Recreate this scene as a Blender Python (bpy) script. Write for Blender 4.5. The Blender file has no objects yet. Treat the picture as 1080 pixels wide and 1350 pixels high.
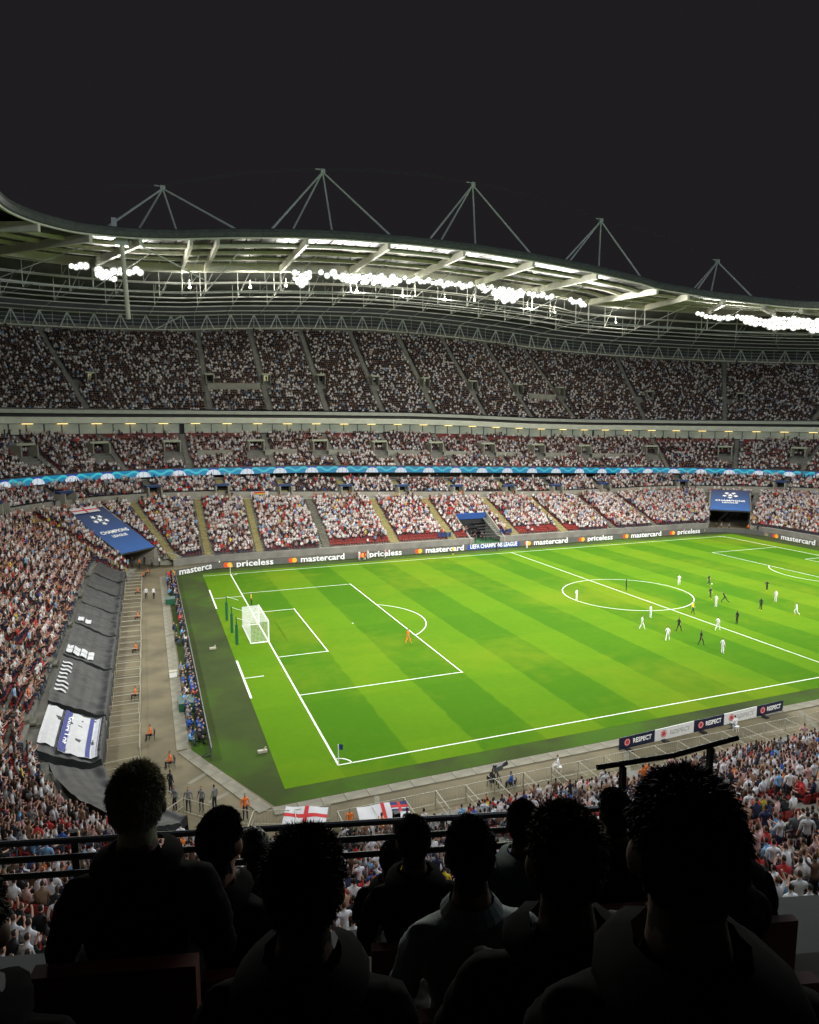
import bpy, bmesh, math, random
import numpy as np
from mathutils import Vector, Matrix, noise as mnoise

S = bpy.context.scene
random.seed(7); rng = np.random.default_rng(7)
R_ = math.radians

# ---------------------------------------------------------------- camera
CAM = Vector((-12.108, -46.147, 24.936))
yaw, pit = 0.36557, -0.13091
fw = Vector((math.sin(yaw)*math.cos(pit), math.cos(yaw)*math.cos(pit), math.sin(pit)))
cd = bpy.data.cameras.new('camera'); cam = bpy.data.objects.new('camera', cd)
S.collection.objects.link(cam); S.camera = cam
cam.location = CAM
cam.rotation_euler = fw.to_track_quat('-Z', 'Y').to_euler()
cd.sensor_fit = 'HORIZONTAL'; cd.sensor_width = 36.0
cd.lens = 906.3*36.0/1080.0
cd.clip_start = 0.1; cd.clip_end = 2000

# ---------------------------------------------------------------- night sky
W = bpy.data.worlds.new('World'); S.world = W; W.use_nodes = True
wn = W.node_tree; bg = wn.nodes['Background']
bg.inputs[0].default_value = (0.0130, 0.0118, 0.0135, 1); bg.inputs[1].default_value = 1.0

S.view_settings.view_transform = 'Standard'; S.view_settings.look = 'None'
S.view_settings.gamma = 1.0; S.view_settings.use_curve_mapping = False
S.view_settings.exposure = 0.0

# ---------------------------------------------------------------- floodlight beams (lamp positions under the roof edge) and added wide fill
LPOW = 10200
def beam(x, y, z, tx, ty, p, size=5.0, col=(1.0, .97, .90), spread=180):
    l = bpy.data.lights.new('flood_or_fill_beam', 'AREA'); l.shape = 'RECTANGLE'; l.size = size*2; l.size_y = size*.4
    l.energy = p; l.color = col; l.spread = R_(spread)
    o = bpy.data.objects.new('flood_or_fill_beam', l); S.collection.objects.link(o)
    o.location = (x, y, z)
    o.rotation_euler = (Vector((tx, ty, 0))-Vector((x, y, z))).to_track_quat('-Z', 'Y').to_euler()
    return o
for x in (24, 36, 49, 62, 75, 88, 99):
    beam(x, 114.0, 55.2, x*.8+10, 12, LPOW, spread=112)
for x in (-6, 18, 42, 66, 90, 112):
    beam(x, -36, 56, x*.8+10, 46, LPOW*.72, spread=66)
for x in (10, 60, 110): beam(x, -38, 55, x, 66, LPOW*1.45, size=4, col=(.78, .88, 1.0))  # wide cool fill, added to brighten masts, roof and upper tier
for y in (12, 45): beam(-42, y, 52, 50, 30, LPOW*.9, spread=90, col=(.85, .92, 1.0)); beam(150, y, 50, 48, 30, LPOW*1.0, spread=90, col=(.85, .92, 1.0))
beam(-14, 113, 54.0, 30, 20, LPOW*.8, spread=118); beam(136, 104, 48.5, 70, 20, LPOW*.9, spread=118)

# ================================================================= helpers
COL = S.collection
def lin(c):
    if isinstance(c, str):
        c = tuple(int(c[i:i+2], 16)/255 for i in (0, 2, 4))
        c = tuple(v/12.92 if v < .04045 else ((v+.055)/1.055)**2.4 for v in c)
    return tuple(c)+(1,)
MATS = {}
def mat(name, col, rough=.7, noise=0.0, scale=3.0, bump=0.0, metal=0.0, emit=None, estr=0.0, spec=.5, trans=0.0):
    if name in MATS: return MATS[name]
    m = bpy.data.materials.new(name); m.use_nodes = True; nt = m.node_tree; b = nt.nodes['Principled BSDF']
    c = lin(col); b.inputs['Base Color'].default_value = c; b.inputs['Roughness'].default_value = rough
    b.inputs['Metallic'].default_value = metal; b.inputs['Specular IOR Level'].default_value = spec
    if noise or bump:
        tc = nt.nodes.new('ShaderNodeTexCoord'); n = nt.nodes.new('ShaderNodeTexNoise')
        n.inputs['Scale'].default_value = scale; n.inputs['Detail'].default_value = 6
        nt.links.new(tc.outputs['Object'], n.inputs['Vector'])
        if noise:
            mr = nt.nodes.new('ShaderNodeMapRange'); mr.inputs['From Min'].default_value = .25; mr.inputs['From Max'].default_value = .75
            mr.inputs['To Min'].default_value = 1-noise; mr.inputs['To Max'].default_value = 1+noise
            nt.links.new(n.outputs['Fac'], mr.inputs['Value'])
            mx = nt.nodes.new('ShaderNodeVectorMath'); mx.operation = 'SCALE'
            mx.inputs[0].default_value = c[:3]; nt.links.new(mr.outputs[0], mx.inputs['Scale'])
            nt.links.new(mx.outputs[0], b.inputs['Base Color'])
        if bump:
            bp = nt.nodes.new('ShaderNodeBump'); bp.inputs['Strength'].default_value = bump
            nt.links.new(n.outputs['Fac'], bp.inputs['Height']); nt.links.new(bp.outputs[0], b.inputs['Normal'])
    if emit is not None:
        b.inputs['Emission Color'].default_value = lin(emit); b.inputs['Emission Strength'].default_value = estr
    MATS[name] = m; return m

def thing(o, label, cat, group=None):
    o['label'] = label; o['category'] = cat
    if group: o['group'] = group
    return o
def empty(name, loc=(0, 0, 0), rz=0):
    o = bpy.data.objects.new(name, None); COL.objects.link(o); o.location = loc; o.rotation_euler = (0, 0, rz)
    o.empty_display_size = .3
    return o
def link(name, me, parent=None, loc=(0, 0, 0), rot=(0, 0, 0)):
    o = bpy.data.objects.new(name, me); COL.objects.link(o); o.parent = parent
    o.location = loc; o.rotation_euler = rot
    return o
class MB:
    """vertex / face collector"""
    def __init__(s): s.v = []; s.f = []; s.mi = []
    def quad(s, a, b, c, d, mi=0):
        n = len(s.v); s.v += [tuple(a), tuple(b), tuple(c), tuple(d)]; s.f.append((n, n+1, n+2, n+3)); s.mi.append(mi)
    def box(s, c, d, rz=0, mi=0, ax=None):
        """centre, full size; ax = 3x3 rows (x,y,z axes)"""
        if ax is None:
            ca, sa = math.cos(rz), math.sin(rz); X = Vector((ca, sa, 0)); Y = Vector((-sa, ca, 0)); Z = Vector((0, 0, 1))
        else: X, Y, Z = ax
        c = Vector(c); n = len(s.v)
        for k in (-.5, .5):
            for j in (-.5, .5):
                for i in (-.5, .5): s.v.append(tuple(c+X*d[0]*i+Y*d[1]*j+Z*d[2]*k))
        for f in ((0, 2, 3, 1), (4, 5, 7, 6), (0, 1, 5, 4), (2, 6, 7, 3), (0, 4, 6, 2), (1, 3, 7, 5)):
            s.f.append(tuple(n+i for i in f)); s.mi.append(mi)
    def bar(s, a, b, w, h=None, mi=0, up=Vector((0, 0, 1))):
        a = Vector(a); b = Vector(b); Z = (b-a); L = Z.length
        if L < 1e-6: return
        Z.normalize()
        X = Z.cross(up)
        if X.length < 1e-4: X = Vector((1, 0, 0))
        X.normalize(); Y = Z.cross(X)
        s.box((a+b)/2, (w, h or w, L), mi=mi, ax=(X, Y, Z))
    def tube(s, a, b, r, r2=None, n=8, mi=0):
        a = Vector(a); b = Vector(b); Z = (b-a).normalized(); X = Z.orthogonal().normalized(); Y = Z.cross(X)
        r2 = r if r2 is None else r2; k = len(s.v)
        for i in range(n):
            t = 2*math.pi*i/n; d = X*math.cos(t)+Y*math.sin(t)
            s.v.append(tuple(a+d*r)); s.v.append(tuple(b+d*r2))
        for i in range(n):
            j = (i+1) % n; s.f.append((k+2*i, k+2*j, k+2*j+1, k+2*i+1)); s.mi.append(mi)
        s.f.append(tuple(k+2*i for i in range(n))[::-1]); s.mi.append(mi)
        s.f.append(tuple(k+2*i+1 for i in range(n))); s.mi.append(mi)
    def mesh(s, name, mats):
        me = bpy.data.meshes.new(name); me.from_pydata(s.v, [], s.f)
        for m in (mats if isinstance(mats, (list, tuple)) else [mats]): me.materials.append(m)
        if any(s.mi): me.polygons.foreach_set('material_index', s.mi)
        me.update(); return me
    def build(s, name, mats, parent=None, loc=(0, 0, 0), rot=(0, 0, 0), kind=None):
        o = link(name, s.mesh(name, mats), parent, loc, rot)
        if kind: o['kind'] = kind
        return o
def copy_tree(o, parent=None):
    c = o.copy(); COL.objects.link(c); c.parent = parent
    for ch in o.children: copy_tree(ch, c)
    return c
_fc = {}
def text_mesh(txt, size, depth=.012, off=.018):
    k = (txt, size)
    if k in _fc: return _fc[k]
    cu = bpy.data.curves.new('lettering', 'FONT'); cu.body = txt; cu.size = size; cu.extrude = depth; cu.offset = off*size
    cu.align_x = 'CENTER'; cu.align_y = 'CENTER'; cu.resolution_u = 2
    o = bpy.data.objects.new('lettering_tmp', cu); COL.objects.link(o)
    dg = bpy.context.evaluated_depsgraph_get(); me = bpy.data.meshes.new_from_object(o.evaluated_get(dg))
    bpy.data.objects.remove(o); bpy.data.curves.remove(cu); me.name = 'lettering'
    _fc[k] = me; return me
def ring_mb(r0, r1, n=20, y=0.0, a0=0, a1=2*math.pi):
    m = MB()
    for i in range(n):
        t0 = a0+(a1-a0)*i/n; t1 = a0+(a1-a0)*(i+1)/n
        m.quad((r0*math.cos(t0), y, r0*math.sin(t0)), (r1*math.cos(t0), y, r1*math.sin(t0)), (r1*math.cos(t1), y, r1*math.sin(t1)), (r0*math.cos(t1), y, r0*math.sin(t1)))
    return m
def star_ball(parent, loc, r, m, rot=(0, 0, 0)):
    """round emblem made of stars: drawn flat in the local XY plane"""
    mb = MB()
    def star(cx, cy, R, a0):
        n = len(mb.v); 
        for i in range(10):
            rr = R if i % 2 == 0 else R*.42; t = a0+i*math.pi/5
            mb.v.append((cx+rr*math.cos(t), cy+rr*math.sin(t), 0))
        mb.f.append(tuple(range(n, n+10))); mb.mi.append(0)
    star(0, 0, r*.42, math.pi/2)
    for k in range(5):
        t = math.pi/2+math.pi/5+k*2*math.pi/5; star(r*.72*math.cos(t), r*.72*math.sin(t), r*.36, t)
    return mb.build('star_emblem', m, parent, loc, rot)

# ================================================================= stadium plan: a rounded rectangle of stand fronts
X0, X1, Y0, Y1, RR = -16.0, 118.0, -9.0, 79.0, 14.0
PI2 = math.pi/2
def ringp(s):
    """front line point and outward normal at arc length s (s=0 at the left goal end, running clockwise to the far side)"""
    if s <= 65: return (X0, s, -1, 0)
    if s <= 87:
        a = math.pi-(s-65)/22*PI2; return (X0+RR+RR*math.cos(a), Y1-RR+RR*math.sin(a), math.cos(a), math.sin(a))
    if s <= 193: return (s-89.0, Y1, 0, 1)
    if s <= 215:
        a = PI2-(s-193)/22*PI2; return (X1-RR+RR*math.cos(a), Y1-RR+RR*math.sin(a), math.cos(a), math.sin(a))
    return (X1, 65-(s-215), 1, 0)
# left goal end straight runs y=5..65: s=y, so shift the near-left corner to begin at s=5
def ringp2(s):
    if s < 5: 
        t = (5-s)/22.0
        if t <= 1:
            a = math.pi+PI2*t; return (X0+RR+RR*math.cos(a), Y0+RR+RR*math.sin(a), math.cos(a), math.sin(a))
        return (X0+RR+(-17-s), Y0, 0, -1)
    return ringp(s)
def P(s, d, z=0.0):
    p = ringp2(s); return Vector((p[0]+d*p[2], p[1]+d*p[3], z))
def angz(s):
    p = ringp2(s); return math.atan2(-p[3], -p[2])-PI2      # rotation so that local +Y looks at the pitch
def tab(*kv):
    xs = kv[0::2]; ys = kv[1::2]
    return lambda s: float(np.interp(s, xs, ys))
zA = tab(60, 55, 76, 57.5, 87, 60.1, 95, 61, 105, 61.9, 115, 62.5, 130, 62.8, 145, 62.6, 160, 61.8, 175, 60.6, 190, 58.9, 197, 57.4, 204, 55, 210, 52.5, 215, 50.8, 230, 49)
zB = tab(65, 54, 76, 56.2, 87, 58.3, 100, 59.4, 115, 60.3, 130, 60.9, 145, 60.8, 160, 60.3, 175, 59.6, 190, 58.5, 200, 56, 208, 52.6, 215, 50, 230, 48)
zD = tab(55, 42, 65, 43, 76, 46.4, 87, 48.9, 100, 49.9, 120, 50.9, 140, 51.4, 155, 51, 170, 50.2, 185, 49.1, 193, 48.4, 204, 43.8, 215, 39, 230, 36)
zU = tab(87, 27.3, 115, 27.2, 140, 27.0, 155, 26.6, 175, 25.8, 193, 25.4, 204, 25, 212, 24.8, 216, 23.2, 222, 22)
zL = tab(110, 15.4, 125, 15, 140, 14.6, 160, 14, 180, 13.4, 200, 12.8, 230, 13)
zK = tab(-40, 7.4, -17, 7.8, 0, 10, 10, 10.5, 70, 10.5, 87, 10, 100, 9.5, 130, 8.4, 150, 7.7, 165, 7.2, 190, 7.1, 205, 7.6, 215, 8.4, 230, 9)

def walk(s0, s1, d, step):
    out = [s0]; s = s0; acc = 0.0
    while s < s1:
        s += .02; k = (14+d)/14 if (65 < s < 87 or 193 < s < 215 or -17 < s < 5) else 1.0
        acc += .02*k
        if acc >= step: out.append(s); acc -= step
    return out
def srange(a, b, step=2.0):
    out = [a]
    while out[-1] < b-1e-6:
        s = out[-1]; st = .8 if (65 <= s < 87 or 193 <= s < 215 or -17 <= s < 5) else step
        nx = s+st
        for k in (5, 65, 87, 193, 215, -17):
            if s < k-1e-6 < nx-1e-6: nx = k
        out.append(min(nx, b))
    return out
def sweep(ss, prof, keep=None):
    """prof(s) -> list of (d,z); makes a strip mesh along the ring"""
    mb = MB(); rows = []
    for s in ss:
        pts = prof(s); n0 = len(mb.v)
        for d, z in pts: mb.v.append(tuple(P(s, d, z)))
        rows.append((n0, len(pts)))
    for i in range(len(ss)-1):
        a, n = rows[i]; b, _ = rows[i+1]
        for j in range(n-1):
            if keep is not None:
                c = (Vector(mb.v[a+j])+Vector(mb.v[b+j+1]))/2
                if not keep(c): continue
            mb.f.append((a+j, a+j+1, b+j+1, b+j)); mb.mi.append(0)
    return mb
def stairs(d0, z0, d1, z1, n):
    pts = []
    for i in range(n):
        d = d0+(d1-d0)*i/n; z = z0+(z1-z0)*i/n; z2 = z0+(z1-z0)*(i+1)/n; dd = d0+(d1-d0)*(i+1)/n
        pts += [(d, z), (dd, z)]
        pts.append((dd, z2))
    return pts

# ---------------------------------------------------------------- materials
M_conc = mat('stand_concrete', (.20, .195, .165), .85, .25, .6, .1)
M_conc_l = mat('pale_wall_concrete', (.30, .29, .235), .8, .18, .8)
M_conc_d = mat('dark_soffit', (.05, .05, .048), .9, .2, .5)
M_aisle = mat('aisle_steps_paint', (.26, .225, .085), .8, .25, 1.5)
M_aisle_d = mat('aisle_steps_grey', (.13, .125, .09), .8, .25, 1.5)
M_white = mat('white_paint', (.78, .78, .74), .5)
M_cream = mat('cream_painted_steel', (.74, .74, .60), .6, .12, .5)
M_steel = mat('pale_grey_steel', (.62, .66, .62), .45, .15, .8)
M_dsteel = mat('dark_steel', (.07, .075, .075), .6)
M_fascia = mat('roof_edge_cladding', (.085, .095, .09), .7, .35, 1.5)
M_black = mat('black_paint', (.012, .012, .013), .5)
M_navy = mat('navy_print', (.010, .035, .13), .5)
M_blue = mat('blue_banner_cloth', (.012, .065, .26), .7, .15, .6)
M_bgrad = bpy.data.materials.new('blue_banner_print'); M_bgrad.use_nodes = True; _n = M_bgrad.node_tree; _b = _n.nodes['Principled BSDF']; _b.inputs['Roughness'].default_value = .75
_t = _n.nodes.new('ShaderNodeTexCoord'); _s = _n.nodes.new('ShaderNodeSeparateXYZ'); _n.links.new(_t.outputs['Generated'], _s.inputs[0])
_c = _n.nodes.new('ShaderNodeMix'); _c.data_type = 'RGBA'; _n.links.new(_s.outputs[1], _c.inputs['Factor']); _c.inputs[6].default_value = (.010, .10, .36, 1); _c.inputs[7].default_value = (.008, .022, .085, 1); _n.links.new(_c.outputs[2], _b.inputs['Base Color'])
M_tarp = mat('black_tarpaulin', (.020, .022, .022), .6, .45, 1.2, .6, spec=.3)
M_grey = mat('grey_board', (.105, .105, .095), .5)
M_txt = mat('white_lettering', (.85, .85, .82), .5, emit=(1, 1, .95), estr=.12)
M_red = mat('red_disc', (.75, .06, .01), .5, emit=(.9, .05, .01), estr=.15)
M_amber = mat('amber_disc', (.9, .42, .03), .5, emit=(.95, .45, .03), estr=.15)
M_redc = mat('red_cloth', (.6, .03, .03), .8)
M_seat = mat('red_plastic_seat', (.25, .020, .015), .55)
M_pole = mat('dark_green_pole', (.01, .09, .04), .5)
M_orange = mat('orange_bib', (.80, .17, .02), .7)
M_rail = mat('galvanised_rail', (.38, .36, .27), .5)
M_net = mat('white_net_cord', (.85, .85, .8), .7)
M_asph = mat('track_tarmac', (.150, .124, .068), .9, .42, .30, .2)
M_kerb = mat('kerb_paving', (.21, .195, .14), .85, .3, .8)
M_turf = mat('dark_surround_turf', (.032, .050, .010), .95, .45, .12, spec=.1)
M_wint = mat('hospitality_glass', (.26, .29, .24), .12, .35, .35, emit=(.80, .85, .66), estr=.09)
M_lampw = mat('warm_downlight', (.9, .7, .3), .5, emit=(1, .72, .25), estr=2.2)
M_lens = mat('floodlight_lens', (1, 1, 1), .5, emit=(1, .985, .93), estr=26)
_n = M_lens.node_tree; _b = _n.nodes['Principled BSDF']; _tc = _n.nodes.new('ShaderNodeTexCoord'); _l = _n.nodes.new('ShaderNodeVectorMath'); _l.operation = 'LENGTH'
_n.links.new(_tc.outputs['Object'], _l.inputs[0]); _m = _n.nodes.new('ShaderNodeMapRange'); _n.links.new(_l.outputs['Value'], _m.inputs['Value']); _m.interpolation_type = 'SMOOTHSTEP'
_m.inputs['From Min'].default_value = .15; _m.inputs['From Max'].default_value = 1.0; _m.inputs['To Min'].default_value = 1; _m.inputs['To Max'].default_value = 0
_p = _n.nodes.new('ShaderNodeMath'); _p.operation = 'POWER'; _p.inputs[1].default_value = 1.8; _n.links.new(_m.outputs[0], _p.inputs[0])
_q = _n.nodes.new('ShaderNodeMath'); _q.operation = 'MULTIPLY_ADD'; _q.inputs[1].default_value = 12; _q.inputs[2].default_value = .06; _n.links.new(_p.outputs[0], _q.inputs[0]); _n.links.new(_q.outputs[0], _b.inputs['Emission Strength'])
M_small = mat('small_lamp_glass', (1, 1, 1), .5, emit=(1, .98, .9), estr=5)

# ================================================================= people
SK = [mat('skin_pale', (.50, .27, .18), .6), mat('skin_tan', (.33, .17, .10), .6), mat('skin_dark', (.10, .05, .03), .6)]
HAIRM = [mat('hair_dark', (.014, .011, .009), .8), mat('hair_brown', (.06, .032, .018), .8), mat('hair_fair', (.24, .15, .07), .8), mat('hair_grey', (.20, .19, .17), .8)]
CL = {k: mat('cloth_'+k, v, .85, .12, 8) for k, v in dict(
    white=(.74, .73, .72), black=(.014, .014, .016), navy=(.015, .022, .06), red=(.50, .03, .025), grey=(.18, .18, .18), sky=(.16, .36, .60),
    blue=(.02, .08, .35), yellow=(.72, .55, .03), orange=(.80, .17, .02), brown=(.10, .055, .03), green=(.02, .12, .05), denim=(.05, .075, .11), pink=(.62, .34, .33), khaki=(.16, .14, .08), teal=(.02, .09, .09), lime=(.45, .6, .04)).items()}

SEG = dict(torso=1, neck=0, skin=0, hair=3, legs=2, feet=4)
def pose_nodes(kind, var=0):
    """joint positions for a figure facing +Y: name -> (x,y,z, rx, ry)"""
    N = {}
    def put(n, x, y, z, r, r2=None): N[n] = (x, y, z, r, r2 or r)
    if kind.startswith('sit'):
        h, lean = .50, (.0 if var == 0 else .10)
        put('pelvis', 0, 0, h, .15, .12); put('belly', 0, lean*.4, h+.2, .15, .11); put('chest', 0, lean, h+.40, .165, .11); put('nb', 0, lean+.01, h+.53, .07)
        put('neck', 0, lean+.02, h+.58, .05); put('h1', 0, lean+.04, h+.65, .065, .08); put('h2', 0, lean+.035, h+.74, .075, .095); put('h3', 0, lean+.02, h+.81, .045, .06)
        for s, k in ((-1, 'l'), (1, 'r')):
            put('sh'+k, s*.18, lean, h+.46, .058)
            if kind == 'sit_clap': put('el'+k, s*.24, lean+.12, h+.24, .042); put('wr'+k, s*.10, lean+.34, h+.42, .03); put('ha'+k, s*.04, lean+.38, h+.50, .035)
            elif kind == 'sit_up': put('el'+k, s*.30, lean+.05, h+.62, .042); put('wr'+k, s*.22, lean+.1, h+.86, .03); put('ha'+k, s*.2, lean+.1, h+.95, .035)
            else: put('el'+k, s*.25, lean+.02, h+.17, .042); put('wr'+k, s*.15, lean+.24, h+.12, .03); put('ha'+k, s*.10, lean+.32, h+.13, .035)
            put('hip'+k, s*.09, .04, h-.01, .088); put('kn'+k, s*.11, .42, h+.0, .065); put('an'+k, s*.12, .40, .09, .042); put('to'+k, s*.13, .54, .04, .035)
    else:
        put('pelvis', 0, 0, .95, .135, .105); put('belly', 0, 0, 1.12, .125, .095); put('chest', 0, 0, 1.32, .16, .11); put('nb', 0, .0, 1.47, .07)
        put('neck', 0, .01, 1.52, .05); put('h1', 0, .03, 1.59, .065, .08); put('h2', 0, .03, 1.68, .075, .095); put('h3', 0, .015, 1.755, .045, .06)
        for s, k in ((-1, 'l'), (1, 'r')):
            put('sh'+k, s*.18, 0, 1.41, .058); put('el'+k, s*.25, -.02, 1.14, .042); put('wr'+k, s*.27, .07, .90, .03); put('ha'+k, s*.27, .10, .82, .035)
            put('hip'+k, s*.09, 0, .90, .088); put('kn'+k, s*.11, .03, .50, .062); put('an'+k, s*.12, -.01, .08, .042); put('to'+k, s*.13, .14, .04, .036)
        if kind == 'run':
            put('knr', .10, .28, .62, .062); put('anr', .10, .12, .25, .042); put('tor', .10, .26, .16, .036)
            put('knl', -.10, -.02, .50, .062); put('anl', -.10, -.34, .20, .042); put('tol', -.10, -.30, .06, .036)
            put('ell', -.26, .10, 1.18, .042); put('wrl', -.18, .30, 1.25, .03); put('hal', -.16, .36, 1.30, .035)
            put('elr', .26, -.20, 1.20, .042); put('wrr', .28, -.18, .96, .03); put('har', .27, -.12, .90, .035)
            for n in ('belly', 'chest', 'nb', 'neck', 'h1', 'h2', 'h3'):
                x, y, z, a, b = N[n]; N[n] = (x, y+(z-.95)*.16, z, a, b)
            for n in ('shl', 'shr', 'ell', 'elr', 'wrl', 'wrr', 'hal', 'har'):
                x, y, z, a, b = N[n]; N[n] = (x, y+.07, z-.01, a, b)
        if kind == 'stride':
            put('knr', .11, .20, .53, .062); put('anr', .12, .26, .10, .042); put('tor', .13, .40, .06, .036)
            put('knl', -.11, -.06, .50, .062); put('anl', -.12, -.28, .12, .042); put('tol', -.13, -.16, .04, .036)
            put('wrl', -.25, .16, .94, .03); put('hal', -.24, .22, .88, .035); put('wrr', .27, -.06, .90, .03); put('har', .27, -.05, .82, .035)
        if kind == 'cheer':
            for s, k in ((-1, 'l'), (1, 'r')):
                put('el'+k, s*.27, .08, 1.52, .042); put('wr'+k, s*.20, .14, 1.76, .03); put('ha'+k, s*.18, .15, 1.85, .035)
        if kind == 'clap':
            for s, k in ((-1, 'l'), (1, 'r')):
                put('el'+k, s*.25, .12, 1.17, .042); put('wr'+k, s*.10, .34, 1.30, .03); put('ha'+k, s*.04, .40, 1.36, .035)
        if kind == 'camera':   # sitting low behind a camera on a stool
            pass
        if kind == 'lunge':
            put('knr', .12, .36, .48, .062); put('anr', .12, .50, .10, .042); put('tor', .13, .64, .05, .036)
            put('knl', -.12, -.22, .48, .062); put('anl', -.13, -.62, .16, .042); put('tol', -.13, -.56, .04, .036)
            for n in ('belly', 'chest', 'nb', 'neck', 'h1', 'h2', 'h3', 'shl', 'shr'):
                x, y, z, a, b = N[n]; N[n] = (x, y+(z-.95)*.55, z-(z-.95)*.12, a, b)
            put('ell', -.40, .20, 1.28, .042); put('wrl', -.58, .18, 1.34, .03); put('hal', -.66, .18, 1.36, .035)
            put('elr', .34, .12, 1.16, .042); put('wrr', .44, -.02, .98, .03); put('har', .47, -.06, .92, .035)
    return N
BONES = [('pelvis', 'belly', 'torso'), ('belly', 'chest', 'torso'), ('chest', 'nb', 'torso'), ('nb', 'neck', 'neck'), ('neck', 'h1', 'head'), ('h1', 'h2', 'head'), ('h2', 'h3', 'head')]
for k in 'lr':
    BONES += [('chest', 'sh'+k, 'torso'), ('sh'+k, 'el'+k, 'torso'), ('el'+k, 'wr'+k, 'skin'), ('wr'+k, 'ha'+k, 'skin'), ('pelvis', 'hip'+k, 'legs'), ('hip'+k, 'kn'+k, 'legs'), ('kn'+k, 'an'+k, 'socks'), ('an'+k, 'to'+k, 'feet')]
# material slots: 0 skin 1 top 2 trousers 3 hair 4 shoes 5 socks
def figure_mesh(name, kind, var=0, sub=0, long_sleeves=False, cap=False, extra=None):
    N = pose_nodes(kind, var)
    B = list(BONES)
    if extra: extra(N, B)
    names = list(N); idx = {n: i for i, n in enumerate(names)}
    me = bpy.data.meshes.new(name+'_frame'); me.from_pydata([N[n][:3] for n in names], [(idx[a], idx[b]) for a, b, _ in B], [])
    o = bpy.data.objects.new(name+'_frame', me); COL.objects.link(o)
    md = o.modifiers.new('skin', 'SKIN'); md.branch_smoothing = .35; md.use_smooth_shade = True
    lay = me.skin_vertices[0].data
    for i, n in enumerate(names):
        lay[i].radius = N[n][3:5]
        lay[i].use_root = (n == 'pelvis')
    if sub:
        sm = o.modifiers.new('sub', 'SUBSURF'); sm.levels = sub; sm.render_levels = sub
    dg = bpy.context.evaluated_depsgraph_get()
    out = bpy.data.meshes.new_from_object(o.evaluated_get(dg)); out.name = name
    bpy.data.objects.remove(o); bpy.data.meshes.remove(me)
    A = np.array([N[a][:3] for a, b, _ in B]); Bv = np.array([N[b][:3] for a, b, _ in B]); Rb = np.array([(N[a][3]+N[b][3])/2 for a, b, _ in B])
    reg = [r for *_, r in B]; h2 = N['h2']
    out.materials.clear()
    mi = []
    for p in out.polygons:
        c = np.array(p.center); ab = Bv-A; t = np.clip(((c-A)*ab).sum(1)/(ab*ab).sum(1), 0, 1)
        dd = np.linalg.norm(c-(A+ab*t[:, None]), axis=1)/Rb; j = int(dd.argmin()); r = reg[j]
        if r == 'torso': m = 1
        elif r == 'head': m = 3 if (c[1] < h2[1]-.005 and c[2] > h2[2]-.07) or c[2] > h2[2]+.035 else 0
        elif r in ('neck', 'skin'): m = 1 if (long_sleeves and r == 'skin' and B[j][0][:2] == 'el') else 0
        elif r == 'legs': m = 2
        elif r == 'socks': m = 5
        else: m = 4
        mi.append(m)
    for _ in range(6): out.materials.append(None)
    out.polygons.foreach_set('material_index', mi)
    out.polygons.foreach_set('use_smooth', [True]*len(out.polygons)); out.update()
    return out
def dress(o, skin, top, legs, hair, shoes, socks):
    for i, m in enumerate((skin, top, legs, hair, shoes, socks)):
        if m is None: continue
        o.material_slots[i].link = 'OBJECT'; o.material_slots[i].material = m
    return o
def person(me, loc, rz, label, cat='person', group=None, skin=0, top='white', legs='navy', hair=0, shoes='black', socks=None, scale=1.0, name='person'):
    o = link(name, me, None, loc, (0, 0, rz)); o.scale = (scale,)*3
    dress(o, SK[skin], CL[top], CL[legs], HAIRM[hair], CL[shoes], CL[socks or legs])
    thing(o, label, cat, group); return o

# ================================================================= GROUND
def flat_poly(name, pts, z, m, parent=None, kind=None, thick=0.0):
    bm = bmesh.new(); vs = [bm.verts.new((x, y, z)) for x, y in pts]; f = bm.faces.new(vs)
    if f.normal.z < 0: f.normal_flip()
    if thick:
        g = bmesh.ops.extrude_face_region(bm, geom=[f])
        for v in g['geom']:
            if isinstance(v, bmesh.types.BMVert): v.co.z -= thick
    bmesh.ops.triangulate(bm, faces=bm.faces[:])
    me = bpy.data.meshes.new(name); bm.to_mesh(me); bm.free(); me.materials.append(m)
    o = link(name, me, parent)
    if kind: o['kind'] = kind
    return o
flat_poly('ground', [(-700, -700), (800, -700), (800, 900), (-700, 900)], -.06, mat('outer_ground', (.04, .04, .038), .9, .2, .05), kind='structure')
flat_poly('track', [(-40, -26), (142, -26), (142, 104), (-40, 104)], 0.0, M_asph, kind='structure')
TX0, TX1, TY0, TY1 = -8.3, 113.3, -3.8, 73.0
def arc(cx, cy, r, a0, a1, n=8): return [(cx+r*math.cos(R_(a0+(a1-a0)*i/n)), cy+r*math.sin(R_(a0+(a1-a0)*i/n))) for i in range(n+1)]
_n = M_turf.node_tree; _b = _n.nodes['Principled BSDF']; _tc = _n.nodes.new('ShaderNodeTexCoord'); _z = _n.nodes.new('ShaderNodeTexNoise'); _z.inputs['Scale'].default_value = .07; _z.inputs['Detail'].default_value = 7; _z.inputs['Roughness'].default_value = .6
_n.links.new(_tc.outputs['Object'], _z.inputs['Vector']); _r = _n.nodes.new('ShaderNodeValToRGB'); _n.links.new(_z.outputs['Fac'], _r.inputs[0])
_r.color_ramp.elements[0].position = .36; _r.color_ramp.elements[0].color = (.030, .042, .014, 1); _r.color_ramp.elements[1].position = .66; _r.color_ramp.elements[1].color = (.050, .115, .009, 1)
_e = _r.color_ramp.elements.new(.5); _e.color = (.042, .062, .014, 1); _n.links.new(_r.outputs[0], _b.inputs['Base Color'])
turf_pts = [(-9.9, 6.2), (-5.3, TY0), (TX1+1.3, TY0), (TX1+1.3, 65)]+arc(TX1-8, 65, 9.3, 0, 90)+arc(TX0+8, 65, 9.6, 90, 180)
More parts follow.
